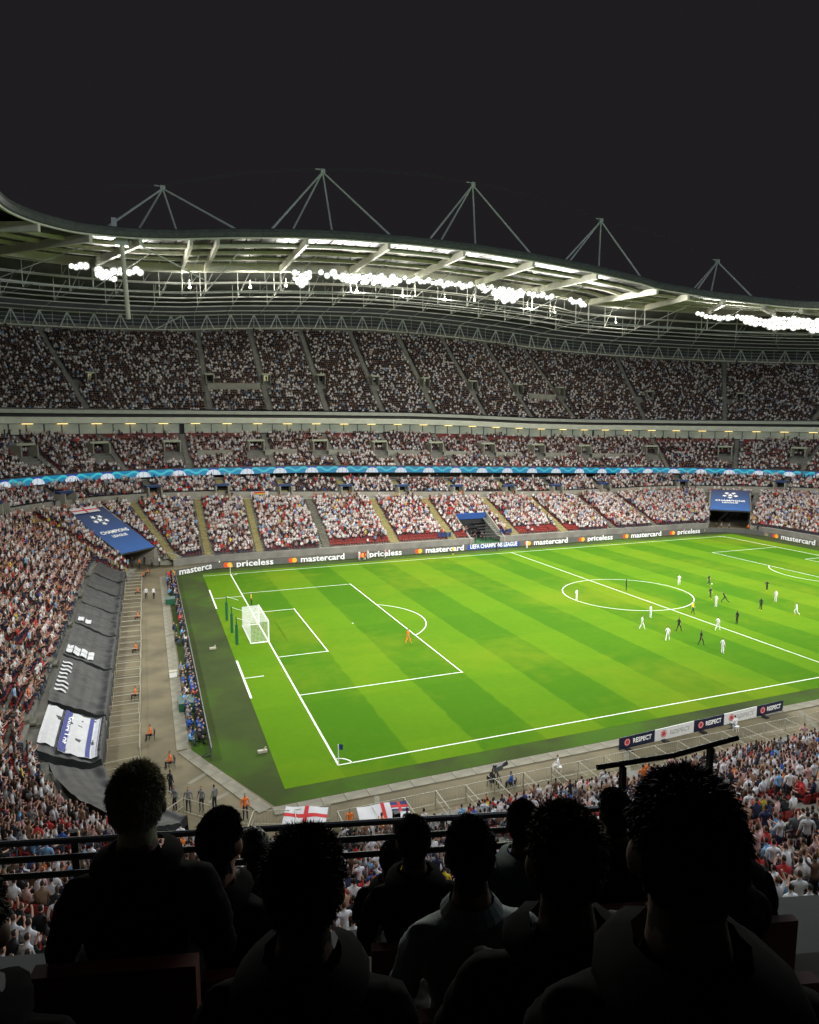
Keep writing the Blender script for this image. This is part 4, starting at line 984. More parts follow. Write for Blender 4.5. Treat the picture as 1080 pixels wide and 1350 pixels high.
# ================================================================= PHOTOGRAPHERS behind the left boards
phA = figure_mesh('photographer_sitting', 'sit', 1, sub=0, long_sleeves=True); phB = figure_mesh('photographer_aiming', 'sit_clap', 1, sub=0, long_sleeves=True)
m = MB(); m.box((0, 0, .42), (.36, .36, .05)); [m.bar((sx*.15, sy*.15, 0), (sx*.1, sy*.1, .42), .03) for sx in (-1, 1) for sy in (-1, 1)]; me_stool = m.mesh('folding_stool', M_dsteel)
m = MB(); m.box((0, 0, 0), (.15, .12, .11)); m.tube((0, .06, 0), (0, .30, 0), .05, .065, n=8); m.box((0, 0, .07), (.07, .07, .04)); me_cam = m.mesh('camera', M_black)
y = 7.0; k = 0
while y < 70:
    if 50 < y < 53.5 or 14.0 < y < 15: y += .5; continue
    if 28 < y < 50 and random.random() < .35: y += .8; continue
    for row in range(2 if (y < 24 or y > 56 or 32 < y < 38) and random.random() < .75 else 1):
        x = -9.15-row*.75-random.uniform(0, .2); me = random.choice([phA, phB, phB])
        top = random.choices(['blue', 'navy', 'black', 'sky', 'grey', 'white', 'red', 'khaki'], [5 if y < 24 else 1, 3, 4, 2, 2, 1, 5 if 36 < y < 44 else .7, 1])[0]
        hr = random.choice([0, 0, 1, 2, 3])
        where = 'near end' if y < 20 else 'far end' if y > 54 else 'middle'
        beh = 'beside the green box' if abs(y-14.5) < 1.3 or abs(y-52) < 2 else 'behind the boards'
        person(me, (x, y+random.uniform(-.1, .1), 0.02), -PI2+random.uniform(-.3, .3), '%s photographer in %s %s, %s, %s, %s' % (hairn[hr], top, 'aiming' if me is phB else 'sitting low', 'back line' if row else 'front line', beh, where), group='photographers behind the left goal', top=top, legs=random.choice(['navy', 'black', 'denim']), hair=hr, scale=.97)
        k += 1
    y += random.uniform(.75, 1.0)
for x, y, sx, sy, lb in ((-9.9, 52.0, 1.2, 1.6, 'dark green equipment box at the far end of the photographers'), (-9.8, 14.6, 1.3, 1.9, 'dark green equipment box among the photographers near the corner')):
    r = empty('equipment_box', (x, y, .02)); thing(r, lb, 'box'); m = MB(); m.box((0, 0, .38), (sx, sy, .72)); m.build('body', M_pole, r); m = MB(); m.box((0, 0, .79), (sx+.08, sy+.08, .08)); m.build('lid', mat('box_lid', (.05, .10, .08), .6), r)
r = empty('cool_box', (-10.6, 22.8, .07)); thing(r, 'small white cool box standing on the kerb by the photographers', 'box'); m = MB(); m.box((0, 0, .25), (.7, .5, .5)); m.build('body', M_white, r); m = MB(); m.box((0, 0, .54), (.74, .54, .07)); m.build('lid', M_rail, r)

# ================================================================= STEWARDS, POLICE, CAMERA CREW
def chair_for(x, y, rz, lab):
    r = empty('folding_chair', (x, y, .01), rz); thing(r, lab, 'chair')
    m = MB(); m.box((0, 0, .43), (.42, .4, .04)); m.build('seat', M_black, r); m = MB(); m.box((0, -.22, .68), (.42, .04, .3)); m.build('backrest', M_black, r)
    for sx in (-1, 1):
        for sy in (-1, 1): m = MB(); m.bar((sx*.18, sy*.2, 0), (sx*.18, sy*.18, .85 if sy < 0 else .42), .03); m.build('leg', M_dsteel, r)
ST = [(-13.3, 69.4, 'furthest sitting steward at the left, left one of the close pair'), (-12.6, 71.8, 'furthest sitting steward at the left, right one of the close pair'), (-14.0, 58.6, 'steward sitting beside the two standing police'), (-13.9, 44.7, 'steward on the open track, beside the third tarpaulin'), (-14.0, 31.4, 'steward beside the fifth tarpaulin facing the crowd'), (-13.9, 18.1, 'steward beside the sixth tarpaulin facing the crowd'), (-12.7, 9.2, 'steward beside the striped blue and white banner'), (-11.4, 4.0, 'steward crouching at the near left corner')]
for x, y, w in ST:
    a = PI2+random.uniform(-.25, .25); person(sit_s, (x, y, .01), a, 'orange jacketed %s' % w, group='seated stewards', top='orange', legs='black', hair=random.choice([0, 1])); chair_for(x, y, a, 'chair of the ' + ' '.join(w.split()[:12]).rstrip(','))
for x, y, w in ((-1.6, -8.6, 'between the two flags on the near rail'), (7.2, -9.3, 'by the near barrier right of the large flag'), (-7.3, -4.6, 'by the near left corner barriers'), (19.8, -9.5, 'near the black handrail at the right')):
    a = math.pi+random.uniform(-.3, .3)
    person(off_s if x < 0 else sit_s, (x, y, .01), a, 'orange jacketed steward facing the near stand %s' % w, group='near side stewards', top='orange', legs='black', hair=0)
    if x > 0: chair_for(x, y, a, 'folding chair of the steward %s' % w)
for i, (x, y) in enumerate([(-11.4, -2.0), (-10.6, -2.5), (-9.8, -2.7), (-9.0, -2.8), (-12.1, -.9), (-11.6, .2)]):
    person(off_s, (x, y, .01), R_(random.uniform(0, 360)), 'police officer in vest, %s in the group at the near left corner' % ['second from left', 'third from left', 'fourth from left', 'rightmost', 'leftmost', 'rearmost'][i], group='police at the near left corner', top='black' if i > 3 else 'grey', legs='black')
for i, (x, y, t) in enumerate([(-13.0, 55.8, 'grey'), (-12.0, 55.5, 'grey')]): person(off_s, (x, y, .01), R_(200+i*30), 'police officer in pale vest standing on the left track, %s of two' % ('left', 'right')[i], group='police on the left track', top='white', legs='black')
for i, (x, y, t) in enumerate([(-14.0, 78.5, 'orange'), (-13.2, 80.5, 'black'), (-12.2, 81.5, 'black'), (-12.0, 78.0, 'grey'), (-10.8, 78.6, 'white'), (-10.0, 80.8, 'black'), (-9.2, 80.2, 'white'), (-9.4, 82.0, 'black'), (-8.6, 79.6, 'white'), (-10.2, 82.6, 'navy'), (-15.2, 79.8, 'black')]):
    person(off_s, (x, y, .01), R_(random.uniform(90, 270)), 'person in %s top at the left corner tunnel mouth, %s' % (t, ['at its left wall', 'deep inside left', 'deep inside centre', 'out in front', 'front right of centre', 'behind the white tops', 'left one of the white tops', 'at the back right', 'rightmost white top', 'furthest back in navy', 'in the tunnel shade'][i]), group='people at the left corner tunnel', top=t, legs='black')
for i, (x, y, t) in enumerate([(109.5, 74.5, 'black'), (111.8, 75.2, 'grey'), (112.5, 73.6, 'grey'), (115.5, 71.0, 'orange'), (116.6, 69.4, 'black')]):
    person(off_s, (x, y, .01), R_(random.uniform(90, 300)), 'person in %s top by the right corner tunnel, %s' % (t, ['at the left wall', 'left of the middle pair', 'right of the middle pair', 'right side in orange', 'furthest right'][i]), group='people at the right corner tunnel', top=t, legs='black')
# camera crew
person(sit_s, (9.0, -6.7, .01), R_(-70), 'camera operator in black sitting behind a large television camera on the near track', top='black', legs='black')
r = empty('television_camera', (9.55, -6.45, .01), R_(-70)); thing(r, 'large dark television camera with a long lens on a pedestal on the near track', 'camera')
m = MB(); m.box((0, .1, 1.15), (.3, .75, .34)); m.build('camera_body', M_dsteel, r); m = MB(); m.tube((0, .45, 1.17), (0, 1.0, 1.2), .12, .17, n=10); m.build('lens', M_black, r); m = MB(); m.box((0, -.2, 1.4), (.2, .15, .14)); m.build('viewfinder', M_black, r)
for a in (90, 210, 330): m = MB(); m.tube((0, 0, .95), (.5*math.cos(R_(a)), .5*math.sin(R_(a)), 0), .035, n=6); m.build('leg', M_black, r)
chair_for(9.0, -6.7, R_(-70), 'chair of the camera operator in black on the near track')
person(sit_s, (10.2, -7.5, .01), R_(40), 'crew member in a blue and green jacket sitting right of the television camera', top='blue', legs='black'); chair_for(10.2, -7.5, R_(40), 'chair of the crew member in blue on the near track')
person(sit_s, (14.5, -6.6, .01), R_(60), 'crew member in white crouching alone on the near track', top='white', legs='white', hair=0)
person(sit_s, (31.6, -6.1, .01), R_(10), 'crew member in white sitting in front of the fourth respect board', top='white', legs='grey', hair=0)
for x, y, a, w in ((14.5, -6.6, 60, 'white crouching crew member'), (31.6, -6.1, 10, 'crew member at the respect boards')):
    r = empty('low_stool', (x, y, .01), R_(a)); thing(r, 'white stool under the %s' % w, 'stool'); m = MB(); m.box((0, 0, .42), (.4, .38, .05)); m.build('seat', M_white, r)
    for sx in (-1, 1):
        for sy in (-1, 1): m = MB(); m.bar((sx*.15, sy*.15, 0), (sx*.13, sy*.13, .4), .04); m.build('leg', M_white, r)

# ================================================================= CROWD BARRIERS along the stand fronts
def barrier_mesh():
    m = MB(); h = 1.05
    # long rail parallel to the stand (at the pitch side) and a return rail to the stand
    m.tube((-1.1, 2.4, h), (1.1, 2.4, h), .024, n=5); m.tube((-1.1, 2.4, .15), (1.1, 2.4, .15), .025, n=5)
    for x in (-1.1, 1.1): m.tube((x, 2.4, 0), (x, 2.4, h), .03, n=5)
    for x in [-.9+.2*i for i in range(10)]: m.tube((x, 2.4, .15), (x, 2.4, h), .010, n=3)
    m.tube((-1.1, .1, h), (-1.1, 2.4, h), .030, n=5); m.tube((-1.1, .1, 0), (-1.1, .1, h), .03, n=5); m.tube((-1.1, .1, .5), (-1.1, 2.4, .5), .02, n=4)
    return m.mesh('barrier_frame', M_rail)
me_bar = barrier_mesh()
def barrier(x, y, rz, lab, grp):
    o = link('crowd_barrier', me_bar, None, (x, y, .01), (0, 0, rz)); thing(o, lab, 'crowd barrier', grp)
for i in range(29): 
    y = 7+i*2.2; barrier(-16+random.uniform(-.05, .05), y, -PI2+random.uniform(-.03, .03), 'pale tube barrier bay on the left track, number %d counting from the near corner' % (i+1), 'barriers along the left stand')
for i in range(7):
    a = R_(188+i*12.5); barrier(-2+14.0*math.cos(a), 5+14.0*math.sin(a), a+PI2, 'pale tube barrier bay on the curve of the near left corner, %s from the left' % rown[i].replace('front', 'first'), 'barriers on the near left curve')
for i in range(34):
    x = -1+i*2.2
    if x > 70: break
    barrier(x, -9.9 , random.uniform(-.03, .03), 'pale tube barrier bay at the near stand front, number %d counting from the left' % (i+1), 'barriers along the near stand')

# ================================================================= TARPAULIN COVERS over the left front seats
zs_left = lambda d, s: 1.2+max(0, (d-.9))/15.6*(zK(s)-.3-1.2)
cov = [(67.4, 60.2, 'small furthest'), (59.6, 51.6, 'second furthest'), (51.0, 42.8, 'third furthest'), (42.2, 33.4, 'middle'), (32.8, 22.6, 'white marked, fifth from the far end'), (22.0, 11.4, 'large nearest full')]
def cover(s0, s1, d0, d1, lab, nm='tarpaulin', m_=None, seed=0):
    rr = random.Random(seed); mb = MB(); nu, nv = 44, 26; base = []
    for i in range(nu+1):
        s = s0+(s1-s0)*i/nu
        for j in range(nv+1):
            d = d0+(d1-d0)*j/nv; e = min(i, nu-i)/nu
            z = zs_left(d, s)+.62+.028*math.sin(d*7.9)+.05*math.sin(s*1.7+d*1.3+seed)+.16*mnoise.noise(Vector((s*.9, d*.5, seed)))+.10*mnoise.noise(Vector((s*2.6, d*1.1, seed+5)))*(1.6 if j < 8 else .7)
            if j == 0: z = .35
            base.append(tuple(P(s, max(d, -.08), z)))
    mb.v = base
    for i in range(nu):
        for j in range(nv):
            a = i*(nv+1)+j; mb.f.append((a, a+1, a+nv+2, a+nv+1)); mb.mi.append(0)
    # hanging side skirts
    for i in (0, nu):
        for j in range(nv):
            a = Vector(base[i*(nv+1)+j]); b_ = Vector(base[i*(nv+1)+j+1]); dn = Vector((0, 0, .62)); q = [a, b_, b_-dn, a-dn]; mb.quad(*q)
    o = mb.build(nm, m_ or M_tarp); 
    for p in o.data.polygons: p.use_smooth = True
    thing(o, lab, 'tarpaulin', 'black covers over the left front rows')
    return o
covers = []
for i, (a, c, w) in enumerate(cov): covers.append(cover(c, a, -.1, 4.1-.25*(i == 0), 'creased black tarpaulin over the left front seats, %s one' % w, seed=i))
c7 = cover(3.2, 10.6, -.1, 3.9, 'creased black tarpaulin under the blue and white striped banner', seed=9)
c8 = cover(-7.5, 2.0, -.1, 3.3, 'dark tarpaulin on the curve of the near left corner', seed=11)
def sticker(s0, s1, d0, d1, m, lab, cat, nm, lift=.10):
    mb = MB(); nu, nv = 6, 6
    for i in range(nu+1):
        for j in range(nv+1):
            s = s0+(s1-s0)*i/nu; d = d0+(d1-d0)*j/nv; z = zs_left(d, s)+.62+.07*math.sin(d*7.9)+lift; mb.v.append(tuple(P(s, d, z)))
    for i in range(nu):
        for j in range(nv): a = i*(nv+1)+j; mb.f.append((a, a+1, a+nv+2, a+nv+1)); mb.mi.append(0)
    o = mb.build(nm, m)
    if lab: thing(o, lab, cat)
    return o
M_wcl = mat('white_banner_cloth', (.62, .62, .62), .8, .1, 2)
M_bstripe = mat('royal_blue_cloth', (.045, .06, .26), .8, .1, 2)
ban = sticker(3.6, 10.2, .3, 2.7, M_wcl, 'white banner with royal blue stripes and lettering spread on a tarpaulin', 'banner', 'striped_banner')
for (da, db) in ((.35, .62), (.78, 1.05), (2.0, 2.68)):
    st = sticker(3.65, 10.15, da, db, M_bstripe, None, None, 'blue_stripe', .125); st.parent = ban
me = text_mesh('Spurs Lot', 1.0, .004); t = link('lettering', me, ban); xs = [v.co.x for v in me.vertices]
if not me.materials: me.materials.append(M_txt)
p0, p1 = P(9.4, 2.36), P(4.6, 2.36); zc = zs_left(2.36, 7)+.62+.07*math.sin(2.36*7.9)+.17
t.rotation_euler = (R_(-24), 0, -PI2); t.location = ((p0+p1)/2).xy.to_3d()+Vector((0, 0, zc)); t.scale = (4.8/(max(xs)-min(xs)), .62, 1)
sticker(4.0, 10.2, 2.9, 3.9, M_wcl, 'plain white cloth at the top edge of the striped banner', 'banner', 'white_cloth', .13)
for i, (s0, d0) in enumerate(((23.6, 2.3), (24.9, 2.3), (23.6, 2.85), (24.9, 2.85), (23.9, 3.4), (25.2, 3.4), (24.3, 3.8))):
    pass
r = empty('paper_placards', (-18.8, 24.5, 2.5)); thing(r, 'cluster of white rectangular placards lying on the fifth tarpaulin', 'placards')
for i in range(4):
    for j in range(2):
        o = sticker(23.3+j*1.15, 24.35+j*1.15, 1.7+i*.58, 2.2+i*.58, M_wcl, None, None, 'placard', .12); o.parent = r; o.location = -r.location
r = empty('loose_papers', (-19.3, 17.5, 2.5)); thing(r, 'scattered white papers on the top edge of the nearest full tarpaulin', 'papers')
for k in range(8):
    s0 = 13.5+k*.95; o = sticker(s0, s0+.38, 3.1+random.uniform(-.1, .3), 3.9, M_wcl, None, None, 'paper', .13); o.parent = r; o.location = -r.location
r = empty('pale_sheets', (-19.3, 36, 2.5)); thing(r, 'pair of pale sheets on the middle tarpaulin near its lower left edge', 'papers')
for k in range(2):
    o = sticker(34.4+k*.0, 35.9, 2.6+k*.7, 3.15+k*.7, M_wcl, None, None, 'sheet', .13); o.parent = r; o.location = -r.location

# ================================================================= CORNER TUNNELS
def corner_tunnel(cx, sx, lab, blab):
    u = Vector((sx*.7071, .7071, 0)); n = Vector((-u.y, u.x, 0)); C0 = Vector((cx, 65, 0)); hw = 3.9 if sx < 0 else 4.4
    r = empty('corner_tunnel', C0+u*14); thing(r, lab, 'tunnel'); s_ref = 76 if sx < 0 else 204
    zt = lambda d: 1.2+max(0, d-.9)/15.6*(zK(s_ref)-1.5)
    for q in (-1, 1):
        mb = MB(); prev = None
        for k in range(12):
            d = -1.2+17.0*k/11; off = n*q*(hw+(max(0, 3-d)*.75)); base = u*d+off
            top = max(.9, zt(d)+.55) if d > 0 else .9
            cur = (base, top)
            if prev: 
                a, ta = prev; t_ = n*q*.3
                mb.quad(a, base, base+Vector((0, 0, top)), a+Vector((0, 0, ta))); mb.quad(a+t_, base+t_, base+t_+Vector((0, 0, top)), a+t_+Vector((0, 0, ta))); mb.quad(a+Vector((0, 0, ta)), base+Vector((0, 0, top)), base+t_+Vector((0, 0, top)), a+t_+Vector((0, 0, ta)))
            prev = cur
        mb.build('flank_wall', M_conc_l, r)
    mb = MB(); a = u*15.5; mb.quad(a-n*hw, a+n*hw, a+n*hw+Vector((0, 0, zt(15.5)+.6)), a-n*hw+Vector((0, 0, zt(15.5)+.6))); mb.build('back_wall', M_conc_d, r)
    # sloping cover that carries the printed cloth
    d0, d1, z0, z1 = (3.0, 14.9, 3.35, zt(14.9)+.62) if sx < 0 else (4.4, 14.9, 4.0, zt(14.9)+1.2)
    ax = (u*(d1-d0)+Vector((0, 0, z1-z0))); Ls = ax.length; ax.normalize(); nn = n.cross(ax) if n.cross(ax).z > 0 else ax.cross(n); nn.normalize()
    X = n if sx > 0 else n
    # cloth local frame: x along the tunnel width, y up the slope
    xdir = ax.cross(nn); 
    M = Matrix((xdir, ax, nn)).transposed().to_4x4(); M.translation = C0+u*(14+(d0+d1)/2)+Vector((0, 0, (z0+z1)/2))
    rf = MB(); rf.box((0, 0, -.2), (2*hw-.1, Ls, .25)); o = rf.build('cover_slab', M_dsteel, r); o.matrix_world = M; o.matrix_parent_inverse = Matrix(); o.matrix_local = Matrix.Translation(-(C0+u*14)) @ M
    br = empty('printed_banner'); br.matrix_world = M; thing(br, blab, 'banner')
    m = MB(); nx_, ny_ = 8, 12
    for j in range(ny_+1):
        for i in range(nx_+1): m.v.append(((i/nx_-.5)*2*(hw-.15), (j/ny_-.5)*Ls, .03+.03*math.sin(i*1.3+j*.7)))
    for j in range(ny_):
        for i in range(nx_): a = j*(nx_+1)+i; m.f.append((a, a+1, a+nx_+2, a+nx_+1)); m.mi.append(0)
    m.build('cloth', M_bgrad, br)
    star_ball(br, (0, Ls*.22, .12), hw*.42, M_txt)
    me = text_mesh('CHAMPIONS', 1.0); t = link('lettering', me, br, (0, -Ls*.06, .12)); xs = [v.co.x for v in me.vertices]; t.scale = (1.5*hw/(max(xs)-min(xs)), 1.2, 1)
    if not me.materials: me.materials.append(M_txt)
    me = text_mesh('LEAGUE', .9); t = link('lettering', me, br, (0, -Ls*.155, .12)); xs = [v.co.x for v in me.vertices]; t.scale = (.8*hw/(max(xs)-min(xs)), 1, 1)
    if not me.materials: me.materials.append(M_txt)
    if sx < 0:
        fr = empty('england_flag'); fr.matrix_world = M; thing(fr, 'small white flag with a red cross atop the blue banner', 'flag')
        m = MB(); m.box((-.6, Ls*.46, .2), (5.4, 1.6, .03)); m.build('white_cloth', M_wcl, fr); m = MB(); m.box((-.6, Ls*.46, .225), (5.4, .32, .01)); m.box((-.6, Ls*.46, .2255), (.4, 1.6, .008)); m.build('red_cross', M_redc, fr)
corner_tunnel(-2, -1, 'open tunnel mouth with pale flank walls at the left far corner of the pitch', 'large blue cloth banner with white star ball emblem sloping up the left corner stand')
corner_tunnel(104, 1, 'dark tunnel mouth with splayed pale walls at the right far corner of the pitch', 'blue cloth banner with white star ball emblem above the right corner tunnel')
# players' tunnel
r = empty('players_tunnel', (53, 79, 0)); thing(r, 'dark covered players tunnel in the middle of the far stand', 'tunnel')
for x in (-3.9, 3.9):
    mb = MB(); p = [(x, -.2, 0), (x, 8.8, 0), (x, 8.8, 5.6), (x, -.2, 1.1)]; q = [(a+.2, b_, c) for a, b_, c in p]
    mb.quad(*p); mb.quad(*q); mb.quad(p[2], p[3], q[3], q[2]); mb.quad(p[0], p[3], q[3], q[0]); mb.build('side_wall', M_conc_l, r)
mb = MB(); mb.box((0, 8.6, 2.6), (7.6, .2, 5.2)); mb.build('back_wall', M_black, r)
mb = MB(); mb.box((0, 8.2, 4.6), (7.5, .2, 1.3)); mb.build('blue_header', M_blue, r)
mb = MB(); mb.box((0, 4.2, .03), (7.5, 8.6, .05)); mb.build('green_carpet', mat('green_carpet', (.015, .10, .03), .9), r)
mb = MB()
for k in range(6): mb.box((1.9+k*.0, 1.2+k*1.2, 1.0+k*.45), (3.6, .5, .10))
mb.build('folded_cover', M_black, r)
for i in range(12):
    x, y = 50.3+random.uniform(0, 4.8), 80+random.uniform(0, 6)
    person(std0, (x, y, .06), R_(random.uniform(90, 270)), 'person in dark clothes inside the players tunnel, %s from its front left' % rown[i].replace('front', 'first'), group='people inside the players tunnel', top=random.choice(['black', 'navy', 'grey']), legs='black')
for s, lb in ((41.9, 'left'), (57.0, 'right')):
    r = empty('team_bench', (s, 80.2, 0)); thing(r, 'blue team bench seats at the %s of the players tunnel' % lb, 'bench')
    for k in range(4): m = MB(); m.box((k*.75+(1 if lb == 'left' else 0), 0, 1.75), (.6, .5, .1)); m.box((k*.75+(1 if lb == 'left' else 0), .27, 2.1), (.6, .1, .8)); m.build('seat', M_navy, r)
# stewards at the gangway
for i, s in enumerate(A_lowB):
    if not (70 < s < 212): continue
    for q in range(random.choice([1, 2, 2, 3])):
        p = P(s+random.uniform(-1.5, 1.5), 17.3+random.uniform(-.4, .4), zK(s)-.3); t = random.choice(['orange', 'orange', 'black', 'orange', 'navy'])
        person(std0, p, angz(s)+random.uniform(-2, 2), '%s jacketed person standing on the gangway by the %s vomitory from the left' % (t, rown[sum(1 for k in A_lowB if 60 < k < s)].replace('front', 'first')), group='people standing on the gangway', top=t, legs='black', hair=0)

# ================================================================= FLAGS on the near rail
def cloth(nm, x0, y0, x1, y1, z0, z1, m, dy=-1.5, lab=None, cat='flag'):
    r = empty(nm, ((x0+x1)/2, (y0+y1)/2, 0), math.atan2(y1-y0, x1-x0)); Ln = math.hypot(x1-x0, y1-y0)
    def sheet(ua, ub, va, vb, mm, off, name):
        mb = MB(); n1, n2 = 12, 5
        for i in range(n1+1):
            for j in range(n2+1):
                u = ua+(ub-ua)*i/n1; v = va+(vb-va)*j/n2; mb.v.append(((u-.5)*Ln, dy*(1-v)+.03*math.sin(u*11)*(1-v), z0+(z1-z0)*v+.04*math.sin(u*9+v*3)+off))
        for i in range(n1):
            for j in range(n2): a = i*(n2+1)+j; mb.f.append((a, a+n2+1, a+n2+2, a+1)); mb.mi.append(0)
        return mb.build(name, mm, r)
    thing(r, lab, cat); return sheet
M_flagw = mat('flag_white', (.68, .67, .66), .8)
sh = cloth('england_flag', -4.95, -5.9, -2.5, -6.9, .75, 1.12, M_flagw, -1.35, 'white flag with a red cross draped on the near barrier, left of the steward')
sh(0, 1, 0, 1, M_flagw, 0, 'white_cloth'); sh(0, 1, .40, .60, M_redc, .012, 'red_bar'); sh(.45, .55, 0, 1, M_redc, .016, 'red_bar')
sh = cloth('england_flag', -.9, -7.6, 2.3, -7.9, .70, 1.12, M_flagw, -1.5, 'larger white flag with red cross and union canton on the near barrier')
sh(0, 1, 0, 1, M_flagw, 0, 'white_cloth'); sh(.47, .54, 0, 1, M_redc, .014, 'red_bar'); sh(.66, 1, .45, 1, mat('flag_navy', (.03, .035, .12), .8), .010, 'blue_canton'); sh(.8, .86, .45, 1, M_redc, .020, 'red_bar'); sh(.66, 1, .68, .80, M_redc, .023, 'red_bar'); sh(.66, 1, .60, .66, M_flagw, .018, 'white_bar')
p = P(98.5, 17.9, zK(98.5)-.1)
r = empty('rainbow_flag', p, math.pi); thing(r, 'small rainbow striped flag hung on the pale gangway wall of the far stand', 'flag')
m = MB(); m.box((0, .02, .6), (3.6, .04, 1.1)); m.build('white_cloth', M_flagw, r)
for k, c in enumerate(('red', 'orange', 'yellow', 'green', 'blue')): m = MB(); m.box((0, .05, .98-k*.18), (2.3, .02, .17)); m.build('stripe', CL[c], r)

# ================================================================= BLACK HANDRAILS and the block the camera stands in
th = R_(15.0); F = Vector((math.sin(th), math.cos(th), 0)); Lr = Vector((math.cos(th), -math.sin(th), 0))
def loc2(t, l, z): return Vector((CAM.x, CAM.y, 0))+F*t+Lr*l+Vector((0, 0, z))
near = empty('near_stand_block', loc2(2, 0, 21)); thing(near, 'dark stepped block of the near stand where the nearest spectators sit', 'stand')
flz = lambda t: 22.72-.56*(t-1.4)
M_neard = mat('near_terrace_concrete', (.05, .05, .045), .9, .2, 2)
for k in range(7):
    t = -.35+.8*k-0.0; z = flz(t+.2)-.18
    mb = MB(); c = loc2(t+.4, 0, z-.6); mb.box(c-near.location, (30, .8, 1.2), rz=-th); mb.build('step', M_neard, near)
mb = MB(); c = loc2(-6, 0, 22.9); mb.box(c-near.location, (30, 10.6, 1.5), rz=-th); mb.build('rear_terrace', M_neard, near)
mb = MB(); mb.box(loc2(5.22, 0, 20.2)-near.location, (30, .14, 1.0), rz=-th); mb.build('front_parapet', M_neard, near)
mb = MB(); mb.box(loc2(-2.4, 0, 29.0)-near.location, (90, 17.0, .5), rz=-th); mb.build('unseen_shading_soffit', M_conc_d, near)  # unseen overhang of the tier above, enlarged to shade the nearest heads
def rail(name, pts, r_, posts, lab, group=None, par=True):
    rt_ = empty(name, pts[0][0]); thing(rt_, lab, 'handrail', group)
    for pl in pts:
        m = MB()
        for a, c in zip(pl[:-1], pl[1:]): m.tube(Vector(a)-pts[0][0], Vector(c)-pts[0][0], r_, n=8)
        m.build('rail', M_black, rt_)
    for a, c, w in posts: m = MB(); m.bar(Vector(a)-pts[0][0], Vector(c)-pts[0][0], w); m.build('post', M_black, rt_)
rail('front_rail', [[loc2(4.9, l, z) for l in (-6, -2, 2.9)] for z in (21.90, 21.77, 21.64)], .024, [(loc2(5.02, l, 20.4), loc2(5.02, l, 21.9), .05) for l in (-4.2, -2.0, .42, 2.4)], 'black rails across the front of the block behind the nearest heads')
rail('stair_handrail', [[loc2(3.82, 1.55, 22.84), loc2(3.86, 2.05, 22.87), loc2(3.93, 2.52, 22.93)]], .017, [(loc2(3.81, 1.71, 21.3), loc2(3.81, 1.71, 22.84), .032), (loc2(3.88, 2.31, 21.3), loc2(3.88, 2.31, 22.9), .032)], 'black angled handrail on two posts above the heads at the right')

